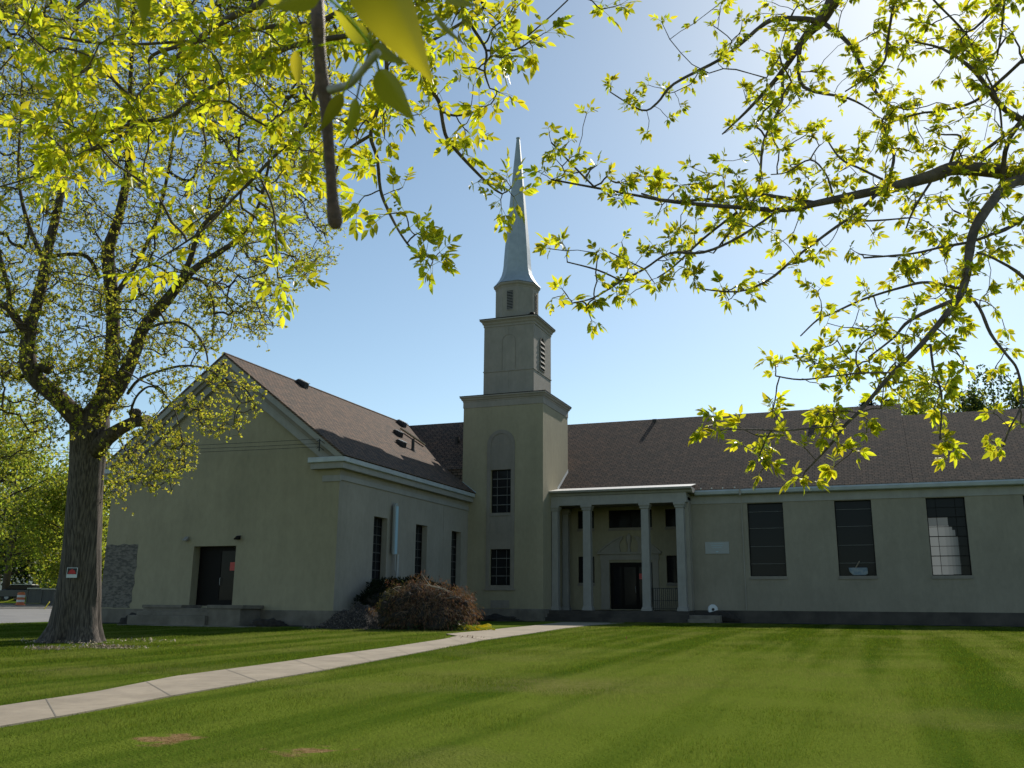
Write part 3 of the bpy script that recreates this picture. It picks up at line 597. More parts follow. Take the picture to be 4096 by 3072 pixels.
MB().box(XL, -.1, 12.0, 12.3, -1, 7.0).build('rear_wall', M['cream'], CH)
MB().box(-2.2, -2.0, 12.3, 21.2, -1, 6.6).build('rear_wall', M['cream'], CH)
# portico
b = MB(); b.box(TW+.002, XP, YP-.02, YP+.42, 6.24, 6.80); b.box(XP-.42, XP, YP+.42, YW, 6.24, 6.80); b.build('architrave', M['trim'], CH)
b = MB(); b.prism([(TW+.002, YP-.02, 6.8), (TW+.002, YP-.10, 6.84), (TW+.002, YP-.16, 6.95), (TW+.002, YP-.42, 7.0), (TW+.002, YP-.46, 7.1), (TW+.002, YP+.4, 7.1), (TW+.002, YP+.4, 6.8)], (XP+.38-TW, 0, 0))
b.box(XP, XP+.38, YP+.4, YW+.1, 6.84, 7.1); b.build('portico_cornice', M['trim'], CH)
b = MB(); b.add([(TW, YP-.46, 7.104), (XP+.38, YP-.46, 7.104), (XP+.38, 2.95, 7.44), (TW, 2.95, 7.44), (TW, YP-.46, 7.12), (XP+.38, YP-.46, 7.12), (XP+.38, 2.95, 7.47), (TW, 2.95, 7.47)], [(0,3,2,1),(4,5,6,7),(0,1,5,4),(1,2,6,5),(3,0,4,7)]); b.build('portico_roof', M['whitecap'], CH)
MB().box(TW+.01, XP, YP+.42, 5.0, 6.42, 6.6).build('portico_ceiling', M['pale'], CH)
def column(x0, x1, y0, d=.5):
    cx = (x0+x1)/2; cy = y0+d/2; hw = (x1-x0)/2
    b = MB(); b.ring(cx-hw*.98, cx+hw*.98, cy-d/2, cy+d/2, [(.0, .14), (-.02, 5.95)])
    C_ = b.build('column', M['trim'], CH, bevel=.015)
    MB().ring(cx-hw, cx+hw, cy-d/2, cy+d/2, [(.06, -.08), (.06, .04), (.03, .06), (.03, .12), (0, .15)]).build('base', M['trim'], C_)
    MB().ring(cx-hw, cx+hw, cy-d/2, cy+d/2, [(-.02, 5.9), (.03, 5.95), (.03, 6.02), (.09, 6.12), (.09, 6.238)]).build('capital', M['trim'], C_)
column(5.42, 5.83, YP); column(7.42, 7.93, YP, .5); column(11.06, 11.56, YP, .5); column(13.17, 13.68, YP, .5)
column(5.42, 5.83, 3.7, .4); 
MB().box(XP-.35, XP+.02, YP+.5, 5.0, -.05, 6.3).build('porch_side_wall', M['pale'], CH)
PB = 5.0; fnP = lambda u, v: (u, PB, v)
PH = [(6.09, 7.18, 5.09, 6.22), (8.18, 11.0, 5.09, 6.22), (11.87, 12.95, 5.09, 6.2), (6.1, 7.18, 1.63, 3.3), (11.86, 12.95, 1.63, 3.3), (8.19, 10.95, .0, 2.9)]
wall_grid([TW, XP-.3], [-.05, 6.45], PH, fnP, (0, 1, 0), .25).build('porch_wall', M['cream'], CH)
for q in PH[:5]: window(fnP, (0, 1, 0), *q, .16, (.5,), (.5,), sillout=.05, pane='glass', mcol='frame')
F = MB(); F.box(8.2, 8.3, 5.08, 5.2, .0, 2.89); F.box(10.84, 10.94, 5.08, 5.2, 0, 2.89); F.box(8.3, 10.84, 5.08, 5.2, 2.74, 2.89)
DD = F.build('entrance_door', M['frame'], CH)
for x0, x1 in ((8.32, 9.0), (9.0, 9.95), (9.97, 10.82)):
    g = MB(); g.box(x0, x0+.09, 5.11, 5.17, 0, 2.73); g.box(x1-.09, x1, 5.11, 5.17, 0, 2.73); g.box(x0+.09, x1-.09, 5.11, 5.17, 0, .28); g.box(x0+.09, x1-.09, 5.11, 5.17, 2.62, 2.73)
    lf = g.build('glazed_leaf', M['frame'], DD); MB().box(x0+.09, x1-.09, 5.145, 5.155, .28, 2.62).build('pane', M['glass'], lf)
MB().tube([(9.84, 5.1, 1.0), (9.84, 5.04, 1.03), (9.84, 5.04, 1.4), (9.84, 5.1, 1.43)], .014, 8).build('handle', M['steel'], DD)
MB().box(8.3, 10.84, 5.28, 5.3, 0, 2.75).build('dark_lobby', M['dark'], DD)
b = MB(); b.box(9.97, 10.39, 5.128, 5.134, 1.86, 2.2); nn2 = b.build('notice', M['notice']); tag(nn2, 'pink red paper notice on the dark glass door between the porch columns', 'notice')
b = MB()
for k in range(4): b.box(10.01, 10.33, 5.124, 5.126, 2.13-.06*k, 2.145-.06*k)
b.build('printed_lines', mat('notice_ink', (.42, .05, .05), .8), nn2)
# door surround with broken pediment
b = MB(); b.box(7.62, 8.17, PB-.06, PB-.002, 0.12, 3.05); b.box(10.97, 11.35, PB-.06, PB-.002, .12, 3.05); b.box(7.58, 11.4, PB-.09, PB-.002, 3.05, 3.42); b.box(7.62, 8.17, PB-.1, PB-.002, -.02, .12); b.box(10.97, 11.35, PB-.1, PB-.002, -.02, .12)
b.build('door_surround', M['pale'], CH)
b = MB(); b.box(7.42, 11.55, PB-.2, PB-.002, 3.42, 3.54)
for sg in (-1, 1):
    c0 = 9.485; q = [(c0+sg*2.05, 3.54), (c0+sg*1.45, 3.98), (c0+sg*.95, 4.28), (c0+sg*.55, 4.46), (c0+sg*.38, 4.50), (c0+sg*.42, 4.36), (c0+sg*.56, 4.18), (c0+sg*.62, 3.95), (c0+sg*.55, 3.54)]
    b.prism([(x, PB-.11, z) for x, z in (q if sg < 0 else q[::-1])], (0, .105, 0))
    q2 = [(c0+sg*2.07, 3.55), (c0+sg*1.47, 4.03), (c0+sg*.95, 4.34), (c0+sg*.52, 4.54), (c0+sg*.35, 4.55), (c0+sg*.37, 4.47), (c0+sg*.55, 4.45), (c0+sg*.95, 4.25), (c0+sg*1.45, 3.93), (c0+sg*1.9, 3.55)]
    b.prism([(x, PB-.19, z) for x, z in (q2 if sg < 0 else q2[::-1])], (0, .17, 0))
b.build('pediment', M['pale'], CH)
b = MB(); b.lathe(9.485, PB-.08, [(.13, 3.54), (.13, 3.7), (.07, 3.74), (.09, 3.9), (.17, 4.25), (.19, 4.45), (.12, 4.6), (.05, 4.68), (.02, 4.72)], 14); b.build('urn', M['pale'], CH, smooth=True)
# porch floor, steps
b = MB(); b.box(TW-.1, XP+.0, .95, 5.0, -.9, -.085); b.box(TW-.1, XP, .6, .95, -.95, -.28); b.box(TW-.1, XP, .25, .6, -.95, -.48); b.build('porch_steps', M['plinth_dark'], CH)
b = MB(); b.box(XP, XP+1.75, 1.2, YW-.05, -.95, -.30); b.box(XP, XP+1.5, .7, 1.2, -.95, -.5); b.build('planter_wall', M['plinth'], CH, bevel=.02)
b = MB()
for k in range(13): x = 11.68 + k*.12; b.box(x-.013, x+.013, 1.78, 1.81, -.06, 1.2)
b.box(11.6, 13.2, 1.765, 1.825, 1.2, 1.25); b.box(11.6, 13.2, 1.78, 1.81, .50, .53); b.box(11.6, 13.2, 1.78, 1.81, .04, .07)
b.build('railing', M['black'], CH)
b = MB(); b.box(14.65, 16.05, YW-.05, YW-.003, 3.25, 3.95); PQ = b.build('plaque', mat('grey_plaque', (.33, .33, .32), .6), CH, bevel=.008)
b = MB(); b.box(15.28, 15.42, YW-.056, YW-.052, 3.35, 3.39)
for k in range(3): b.box(14.95+.06*k, 15.75-.06*k, YW-.056, YW-.052, 3.83-.11*k, 3.845-.11*k)
b.build('lettering', M['paleblue'], PQ)
# things by the nave wall
b = MB(); b.lathe(0, 0, [(.02, -.04), (.20, -.04), (.235, 0.), (.20, .04), (.07, .045), (.065, .03), (.0, .03)], 24)
o = b.build('cable_reel', M['white'], smooth=False); P = onground(2882, 2490); P = Vector((15.1, 2.0, gz(15.1, 2.0)+.74)); o.location = P; o.rotation_euler = (math.radians(88), 0, .35)
o.scale = (1.25, 1.25, 1.25)
tag(o, 'small white round reel with dark centre on the soil by the porch end', 'reel'); 
b = MB(); b.lathe(0, 0, [(.065, .031), (.065, .05), (0, .05)], 12); h_ = b.build('hub', M['black'], o)
b = MB(); b.tube([(14.4, 1.8, -.62), (14.8, 1.9, -.45), (15.3, 2.1, -.34), (15.9, 2.2, -.42), (16.6, 2.3, -.60)], [.1, .3, .36, .3, .1], 8); tag(b.build('soil_mound', M['soil']), 'low dark soil mound under the white reel by the porch end', 'soil mound', kind=None)
# box on the ledge of the middle nave window
b = MB(); q = RWN[1]; xb = q[0]+.52; zb = q[2]+.01
b.prism([(xb, YW+.05, zb+.45), (xb+1.0, YW+.05, zb+.45), (xb+1.02, YW+.05, zb+.12), (xb+.88, YW+.05, zb+.03), (xb+.25, YW+.05, zb+.02), (xb+.06, YW+.05, zb+.2)][::-1], (0, .13, 0))
o = b.build('plastic_tub', mat('cloudy_plastic', (.26, .28, .28), .6, (.13, .18, .23), 5), bevel=.03); tag(o, 'cloudy pale plastic tub on the ledge of the middle tall nave window', 'tub')
MB().tube([(xb+.36, YW+.1, zb+.40), (xb+.62, YW+.1, zb+.82)], .035, 8).build('handle', mat('tan_handle', (.25, .19, .14), .7), o)
# electrical mast with a pale box on the side wall
EM = empty('utility_mast', (.75, -9.9, -.85), 'tall pale metal box on a thin conduit mast by the church side wall', 'mast')
b = MB(); b.box(.60, .70, -10.25, -9.85, 2.7, 5.22); b.prism([(.60, -10.25, 5.22), (.60, -9.85, 5.22), (.60, -9.95, 5.36), (.60, -10.15, 5.36)], (.10, 0, 0)); b.build('box', mat('grey_box_paint', (.30, .31, .31), .5), EM)
MB().box(.70, .715, -10.12, -9.86, 2.72, 5.2).build('front_panel', M['paleblue'], EM)
b = MB(); b.tube([(.75, -9.85, 2.7), (.75, -9.85, -.9)], .085, 10); b.tube([(.72, -10.05, 2.7), (.73, -10.05, 1.9), (.8, -9.98, 1.7), (.76, -10.02, 1.3), (.75, -10.0, -.9)], .03, 6); b.build('conduit', M['steel'], EM)
MB().box(XS, .62, -9.98, -9.9, 3.0, 3.06).build('bracket', M['steel'], EM)
# wire bracket on the rake and three wires
b = MB()
for dz in (0, .34): b.tube([(-.62, YF-.5, 7.42+dz), (-.25, YF-.85, 7.42+dz)], .018, 6); b.tube([(-.2, YF-.5, 7.3+dz), (-.25, YF-.85, 7.42+dz)], .015, 6)
b.tube([(-.25, YF-.85, 7.2), (-.25, YF-.85, 7.80)], .03, 6); b.build('wire_bracket', M['black'], CH)
wires = []
for k, (z, zz) in enumerate(((7.80, 9.3), (7.58, 9.25), (7.42, 8.9))):
    b = MB(); A = Vector((-.3, YF-.85, z)); B = Vector((-48, -20.5 - k*.5, zz)); pts_ = []
    for i in range(41): f_ = i/40; p = A.lerp(B, f_); p.z -= 1.5*4*f_*(1-f_)*.35; pts_.append(p)
    b.tube(pts_, .011, 5); o = b.build('overhead_wire', M['black'])
    tag(o, ('uppermost thin dark overhead wire crossing the gable front', 'middle thin dark overhead wire crossing the gable front', 'lowest thin dark overhead wire crossing the gable front')[k], 'wire', 'overhead wires to the gable')
tp = empty('utility_pole', (-48, -21, .9), 'wooden utility pole holding the overhead wires left of the church', 'utility pole')
b = MB(); b.tube([(-48, -21, 0), (-48, -21, 10)], [.17, .12], 10); b.build('pole', M['deadstick'], tp)
MB().box(-48.06, -47.94, -22.3, -19.9, 8.8, 8.95).build('crossarm', M['deadstick'], tp)

# ================================================================== vegetation
def rnd(a, b): return random.uniform(a, b)
def rvec(): 
    while True:
        v = Vector((rnd(-1, 1), rnd(-1, 1), rnd(-1, 1)))
        if .05 < v.length < 1: return v.normalized()
LT = np.array([[0, 0, 0], [.30, -.5, .06], [.30, .5, .06], [.66, -.40, .03], [.66, .40, .03], [1, 0, -.10], [.45, 0, -.03]])   # leaflet template: along, across, up
LTri = np.array([[0, 1, 6], [0, 6, 2], [1, 3, 6], [6, 4, 2], [3, 5, 6], [6, 5, 4]])
def leaflets_mesh(name, P, D, N, L, W, mat_, parent, simple=False):
    """P base points, D directions, N rough normals, L lengths, W widths"""
    P, D, N, L, W = [np.asarray(a, float) for a in (P, D, N, L, W)]
    D /= np.linalg.norm(D, axis=1, keepdims=True) + 1e-9
    S = np.cross(N, D); S /= np.linalg.norm(S, axis=1, keepdims=True) + 1e-9; U = np.cross(D, S)
    if simple:
        T = np.array([[0, 0, 0], [.45, -.5, .05], [.45, .5, .05], [1, 0, 0]]); TR = np.array([[0, 1, 2], [2, 1, 3]])
    else: T, TR = LT, LTri
    V = P[:, None, :] + T[None, :, 0, None] * (D * L[:, None])[:, None, :] + T[None, :, 1, None] * (S * W[:, None])[:, None, :] + T[None, :, 2, None] * (U * L[:, None])[:, None, :]
    k = len(T); F = TR[None] + (np.arange(len(P)) * k)[:, None, None]
    return np_tris(name, V.reshape(-1, 3), F.reshape(-1, 3), mat_, parent)
def grow(seeds, targets, tip=.004, power=.42, segs=4, wob=.10, droop=0., thick_cap=.05):
    """connect every target to the nearest branch point already grown; returns paths [(points, radii)]"""
    pos = [s for s in seeds]; par = [-1] * len(seeds); kd = None; built = 0
    kd = kdtree.KDTree(len(pos)); [kd.insert(p, i) for i, p in enumerate(pos)]; kd.balance(); built = len(pos)
    order = sorted(targets, key=lambda t: kd.find(t)[2]); paths = []; ends = []
    for t in order:
        if len(pos) - built > 160:
            kd = kdtree.KDTree(len(pos)); [kd.insert(p, i) for i, p in enumerate(pos)]; kd.balance(); built = len(pos)
        _, bi, bd = kd.find(t)
        for i in range(built, len(pos)):
            d = (pos[i] - t).length
            if d < bd: bd = d; bi = i
        a = pos[bi]; d = t - a; L = d.length; ns = max(2, min(7, int(segs)))
        off = rvec() * L * wob; path = [bi]; prev = bi
        for k in range(1, ns + 1):
            f_ = k / ns; p = a.lerp(t, f_) + off * math.sin(math.pi * f_) * (1 if k < ns else 0) + rvec() * L * .03 * (k < ns)
            p.z -= droop * L * math.sin(math.pi * f_)
            pos.append(p); par.append(prev); prev = len(pos) - 1; path.append(prev)
        paths.append(path); ends.append(prev)
    cnt = [0] * len(pos)
    for e in ends:
        i = e
        while i >= 0: cnt[i] += 1; i = par[i]
    out = []
    for path in paths:
        rr = [min(thick_cap, tip * max(cnt[i], 1) ** power) for i in path]; rr[0] = min(rr[0], rr[1] * 1.15); out.append(([pos[i] for i in path], rr))
    return out, [pos[e] for e in ends], pos
def limb(px, name, mat_, parent, sides=8, knob=0, mb=None):
    """px rows: (x, y, depth, width) on the 2212 wide view"""
    P = [at(x, y, t) for x, y, t, w_ in px]; R_ = [w_ / 2 / 2035.3 * t for x, y, t, w_ in px]
    # smooth resample (Catmull-Rom)
    Q, RR = [], []
    for i in range(len(P)-1):
        p0, p1, p2, p3 = P[max(i-1, 0)], P[i], P[i+1], P[min(i+2, len(P)-1)]
        for k in range(4):
            t = k/4; Q.append(.5*((2*p1)+(p2-p0)*t+(2*p0-5*p1+4*p2-p3)*t*t+(3*p1-p0-3*p2+p3)*t**3)); RR.append((R_[i]*(1-t)+R_[i+1]*t)*(1+knob*rnd(-1, 1)))
    Q.append(P[-1]); RR.append(R_[-1])
    if mb is not None: mb.tube(Q, RR, sides)
    else: MB().tube(Q, RR, sides).build(name, mat_, parent, smooth=True)
    return Q, RR

# ---------------- big maple on the left
G0 = onground(165*1.8517, 1386*1.8517); T0 = (G0 - CO).dot(CF)
MT = empty('maple_tree', G0, 'huge old maple with furrowed grey trunk and sparse young leaves left of the church', 'tree')
trunk = [(156, 1394, T0, 150), (159, 1378, T0, 126), (163, 1352, T0, 106), (167, 1310, T0+.05, 94), (174, 1240, T0+.1, 82), (179, 1160, T0+.2, 74), (183, 1080, T0+.3, 71), (188, 1010, T0+.35, 70), (192, 960, T0+.4, 74), (194, 915, T0+.45, 80), (200, 885, T0+.5, 66)]
Q = [at(x, y, t) for x, y, t, w_ in trunk]; RR = [w_/2/2035.3*t for x, y, t, w_ in trunk]
Q[0].z = gz(Q[0].x, Q[0].y) - .15
Qr, Rr = [], []
for i in range(len(Q)-1):
    for k in range(6): f_ = k/6; Qr.append(Q[i].lerp(Q[i+1], f_)); Rr.append(RR[i]*(1-f_)+RR[i+1]*f_)
b = MB(); NS = 72; from mathutils import noise as mn
for i, (q, rr) in enumerate(zip(Qr, Rr)):
    hgt = max(0, 1 - (q.z + 1.1)/1.6)
    for k in range(NS):
        a = 2*math.pi*k/NS
        lobe = 1 + hgt**2*(.16*math.cos(3*a+.6) + .10*math.cos(5*a+2.0) + .06*math.cos(8*a))
        fis = mn.noise(Vector((math.cos(a)*5.5, math.sin(a)*5.5, q.z*.55)))*.06 + abs(mn.noise(Vector((math.cos(a)*12, math.sin(a)*12, q.z*1.1+7))))*.05
        R1 = rr*lobe*(1+fis); b.v.append((q.x + math.cos(a)*R1, q.y + math.sin(a)*R1, q.z))
b.f = [(NS*i+k, NS*i+(k+1) % NS, NS*i+NS+(k+1) % NS, NS*i+NS+k) for i in range(len(Qr)-1) for k in range(NS)]
b.build('trunk', M['bark'], MT, smooth=True)
seedsM = []
ML = [
 [(196, 925, T0+.4, 46), (164, 899, T0, 44), (120, 855, T0-.3, 38), (82, 822, T0-.5, 36), (62, 790, T0-.6, 34), (60, 745, T0-.6, 32), (66, 700, T0-.6, 28), (79, 658, T0-.5, 25), (95, 590, T0-.4, 23), (103, 540, T0-.3, 21), (118, 480, T0-.2, 18), (133, 410, T0, 14), (150, 300, T0+.2, 10), (160, 170, T0+.4, 7), (168, 20, T0+.5, 5), (172, -120, T0+.5, 3)],
 [(64, 738, T0-.6, 22), (45, 705, T0-.9, 18), (20, 668, T0-1.3, 16), (-20, 640, T0-1.6, 14), (-90, 560, T0-2, 10), (-150, 420, T0-2, 6)],
 [(20, 668, T0-1.3, 12), (18, 625, T0-1.2, 10), (2, 560, T0-1.0, 9), (-14, 480, T0-.8, 7), (-20, 330, T0-.6, 5)],
 [(200, 900, T0+.4, 46), (222, 860, T0+.5, 40), (234, 813, T0+.6, 34), (243, 745, T0+.7, 29), (244, 677, T0+.8, 27), (239, 608, T0+.9, 27), (233, 548, T0+1, 27), (242, 513, T0+1, 24), (254, 478, T0+1, 21), (270, 410, T0+1.1, 18), (277, 369, T0+1.2, 17), (281, 290, T0+1.3, 13), (281, 205, T0+1.4, 10), (286, 90, T0+1.5, 8), (292, -60, T0+1.6, 5)],
 [(205, 905, T0+.3, 44), (232, 868, T0, 36), (260, 828, T0-.3, 32), (290, 762, T0-.5, 28), (314, 701, T0-.7, 24), (358, 651, T0-.9, 23), (394, 606, T0-1.1, 19), (432, 572, T0-1.3, 15), (478, 542, T0-1.4, 12), (520, 510, T0-1.5, 9), (560, 440, T0-1.5, 7), (585, 330, T0-1.4, 5), (600, 200, T0-1.3, 3)],
 [(388, 610, T0-1.1, 13), (411, 560, T0-1.2, 12), (432, 496, T0-1.3, 10), (478, 444, T0-1.4, 8), (510, 360, T0-1.5, 6), (520, 220, T0-1.6, 4), (515, 60, T0-1.6, 3)],
 [(248, 640, T0+.8, 12), (300, 560, T0+1.4, 10), (340, 470, T0+1.9, 8), (370, 330, T0+2.2, 6), (385, 160, T0+2.4, 4), (390, 0, T0+2.4, 3)],
 [(100, 575, T0-.4, 11), (60, 480, T0+.4, 9), (40, 380, T0+1, 6), (45, 240, T0+1.5, 4), (50, 80, T0+1.6, 3)],
 [(215, 600, T0+.9, 8), (190, 556, T0+.5, 9), (150, 549, T0+.2, 8), (100, 556, T0-.3, 8)],
 [(306, 720, T0-.7, 7), (345, 700, T0-1.2, 6), (400, 700, T0-1.8, 5), (440, 745, T0-2.2, 4), (450, 790, T0-2.4, 3)],
 [(405, 600, T0-1.1, 7), (440, 610, T0-1.8, 6), (462, 660, T0-2.4, 5), (458, 730, T0-2.8, 3)],
 [(276, 850, T0-.3, 7), (300, 820, T0-1, 6), (350, 800, T0-1.8, 5), (400, 790, T0-2.4, 5), (450, 798, T0-3, 4), (490, 830, T0-3.4, 3), (520, 870, T0-3.6, 2)],
 [(283, 905, T0-.6, 6), (285, 880, T0-1, 5), (300, 850, T0-1.6, 5), (330, 835, T0-2.2, 4), (370, 870, T0-2.7, 3), (392, 940, T0-3, 2), (400, 1010, T0-3.1, 2)],
 [(248, 920, T0-.2, 5), (262, 955, T0-.8, 4), (285, 1000, T0-1.2, 3), (310, 1050, T0-1.4, 2)],
]
bm_ = MB()
for L in ML:
    Qs, Rs = [], []
    P = [at(x, y, t) for x, y, t, w_ in L]; R_ = [w_/2/2035.3*t for x, y, t, w_ in L]
    for i in range(len(P)-1):
        p0, p1, p2, p3 = P[max(i-1, 0)], P[i], P[i+1], P[min(i+2, len(P)-1)]
        for k in range(4):
            t = k/4; Qs.append(.5*((2*p1)+(p2-p0)*t+(2*p0-5*p1+4*p2-p3)*t*t+(3*p1-p0-3*p2+p3)*t**3)); Rs.append((R_[i]*(1-t)+R_[i+1]*t)*(1+.05*rnd(-1, 1)))
    Qs.append(P[-1]); Rs.append(R_[-1]); seedsM += Qs[4:]
    MB().tube(Qs, Rs, 12).build('limb', M['bark_limb'], MT, smooth=True)
# lopped stub and burls
st = [(205, 975, T0+.2, 40), (232, 945, T0-.1, 34), (262, 925, T0-.4, 27), (290, 911, T0-.6, 25), (318, 908, T0-.8, 24)]
P = [at(x, y, t) for x, y, t, _ in st]; MB().tube(P, [w_/2/2035.3*t for _, _, t, w_ in st], 14).build('lopped_limb', M['bark_limb'], MT, smooth=True)
d = (P[-1]-P[-2]).normalized(); MB().tube([P[-1]+d*.001, P[-1]+d*.03], 11.5/2035.3*T0, 16).build('cut_face', M['cutwood'], MT)
def blob(name, c, r, mat_, parent, amp=.25, fr=1.5, flat=None, seg=28):
    b = MB(); n = seg; rx, ry_, rz_ = r
    for j in range(n+1):
        th = math.pi*j/n
        for i in range(2*n):
            ph = math.pi*i/n; v = Vector((math.sin(th)*math.cos(ph), math.sin(th)*math.sin(ph), math.cos(th)))
            k = 1 + amp*mn.noise(v*fr + Vector(c)*.37) + amp*.4*mn.noise(v*fr*3.1 + Vector(c))
            p = Vector((c[0]+v.x*rx*k, c[1]+v.y*ry_*k, c[2]+v.z*rz_*k))
            if flat is not None: p.z = max(p.z, flat)
            b.v.append(p)
    b.f = [(j*2*n+i, (j+1)*2*n+i, (j+1)*2*n+(i+1) % (2*n), j*2*n+(i+1) % (2*n)) for j in range(n) for i in range(2*n)]
    return b.build(name, mat_, parent, smooth=True)
for x, y, t, w_ in ((100, 795, T0-.55, 30), (292, 893, T0-.7, 26), (78, 800, T0-.55, 26)): 
    c = at(x, y, t); r_ = w_/2/2035.3*t; blob('burl', c, (r_, r_, r_*.8), M['bark_limb'], MT, .3)
# crown
def inpoly(x, y, poly):
    c = False; n = len(poly)
    for i in range(n):
        x1, y1 = poly[i]; x2, y2 = poly[(i+1) % n]
        if (y1 > y) != (y2 > y) and x < (x2-x1)*(y-y1)/(y2-y1)+x1: c = not c
    return c
def sample(poly, n, tf):
    xs = [p[0] for p in poly]; ys = [p[1] for p in poly]; out = []
    while len(out) < n:
        x, y = rnd(min(xs), max(xs)), rnd(min(ys), max(ys))
        if inpoly(x, y, poly): out.append(at(x, y, tf(x, y)))
    return out
crownpoly = [(-220, -260), (640, -260), (720, 40), (735, 250), (728, 420), (735, 520), (700, 600), (640, 640), (610, 690), (560, 745), (480, 760), (380, 770), (300, 800), (150, 830), (40, 850), (-60, 830), (-220, 700)]
tg = sample(crownpoly, 4300, lambda x, y: T0 + random.gauss(.2, 2.6))
for poly, n, dt in (([(330, 800), (430, 790), (500, 800), (560, 860), (560, 890), (520, 945), (440, 950), (400, 900), (330, 860)], 75, -2.9),
                ([(270, 940), (330, 900), (420, 960), (400, 1010), (372, 1080), (330, 1070), (290, 1010)], 70, -2.6),
                ([(225, 960), (262, 960), (300, 1040), (250, 1100), (228, 1100)], 26, -1.2),
                ([(60, 830), (200, 760), (300, 760), (270, 900), (130, 960), (60, 900)], 95, -1.3),
                ([(-80, 760), (60, 780), (110, 860), (120, 960), (20, 1010), (-80, 1000)], 120, .8)):
    tg += sample(poly, n, lambda x, y: T0 + dt + random.gauss(0, .7))
paths, ends, nodes = grow(seedsM, tg, tip=.0075, power=.40, segs=4, wob=.14, droop=-.03, thick_cap=.06)
b = MB()
for pts_, rr in paths: b.tube(pts_, rr, 4 if rr[0] > .012 else 3, cap=False)
# fine twiglets with clumps of young leaves
clump = []
for e in nodes[len(seedsM):]:
    if random.random() < .85:
        out = (rvec() + Vector((0, 0, .25))).normalized(); p1 = e + out*rnd(.12, .30); p2 = p1 + (out + rvec()*.6).normalized()*rnd(.10, .28)
        b.tube([e, p1, p2], [.0055, .0045, .003], 3, cap=False); clump.append(p2)
        if random.random() < .5: p3 = p1 + rvec()*rnd(.08, .2); b.tube([p1, p3], [.004, .003], 3, cap=False); clump.append(p3)
clump += ends
b.build('twigs', M['twig'], MT)
P_, D_, N_, L_, W_ = [], [], [], [], []
for c in clump:
    x_ = (c - CO).dot(CF); u_ = (c - CO).dot(CR)/x_*2035.3 + 1106; v_ = 829.6 - (c - CO).dot(CU)/x_*2035.3
    big = 1.12 if v_ > 770 else (1.15 if v_ > 560 else 1.05)
    for k in range(random.randint(5, 9)):
        d = (rvec() + Vector((0, 0, .3))).normalized(); P_.append(c + rvec()*rnd(0, .05)*big); D_.append(d); N_.append(rvec()); l = rnd(.045, .085)*big; L_.append(l); W_.append(l*.75)
leaflets_mesh('crown', P_, D_, N_, L_, W_, M['maple_leaf'], MT, simple=True)
# sign on the trunk
SG = empty('trunk_sign', at(155.5, 1237, T0-.62), 'small red and black sign with white border nailed to the maple trunk', 'sign')
c = at(155.5, 1237, T0-.64); ax = CR.copy(); ax.z = 0; ax.normalize(); az = Vector((0, 0, 1)); nn3 = ax.cross(az)
def sgn(u0, u1, v0, v1, d, nm, m_): 
    s_ = .0158*.9; q = [c + ax*u*s_ + az*v*s_ + nn3*d for u, v in ((u0, v0), (u1, v0), (u1, v1), (u0, v1))]
    MB().prism(q, nn3*-.004).build(nm, m_, SG)
sgn(-11.8, 11.8, -11, 11, .0, 'plate', M['white']); sgn(-10.3, 10.3, -3.5, 9.7, .006, 'black_field', M['black'])
q = [(-8.6, -2.8), (8.6, -2.8), (8.2, .5), (7, 2), (5.6, 5), (3, 5.4), (1.5, 7.6), (-1.4, 8), (-3, 5.6), (-5.6, 4.8), (-7.4, 1.6)]
MB().prism([c + ax*u*.0142 + az*v*.0142 + nn3*.010 for u, v in q], nn3*-.003).build('red_print', M['red'], SG)

# ---------------- ash trees near the camera
def ash_leaf_cluster(c, axis, store, n=None, s=1.0, spread=.9, tight=1.0):
    P_, D_, N_, L_, W_, stems = store
    for k in range(n or random.randint(3, 6)):
        d = (axis*rnd(.1, .9) + rvec()*spread + Vector((0, 0, rnd(-.25, .35)))).normalized(); ln = rnd(.06, .115)*s*tight
        nrm = (rvec() + Vector((0, 0, .9))).normalized(); sd_ = d.cross(nrm).normalized(); base = c.copy()
        bend = Vector((0, 0, -.25)); e1 = base + d*ln*.55; e2 = e1 + (d + bend*.7).normalized()*ln*.55
        stems.append([base, e1, e2]); npair = random.choice((1, 2, 2, 3)); dd = (d + bend*.7).normalized()
        lf = rnd(.042, .068)*s
        P_.append(e2); D_.append(dd + bend*.4); N_.append(nrm + rvec()*.3); L_.append(lf*1.1); W_.append(lf*.43)
        for j in range(npair):
            f_ = .42 + .55*(j+.4)/npair; q = base.lerp(e2, f_)
            for sg in (-1, 1):
                ld = (dd*.75 + sd_*sg*.85 + bend*.5 + rvec()*.12).normalized(); l = lf*rnd(.75, 1.0)
                P_.append(q); D_.append(ld); N_.append(nrm + rvec()*.35); L_.append(l); W_.append(l*.46)
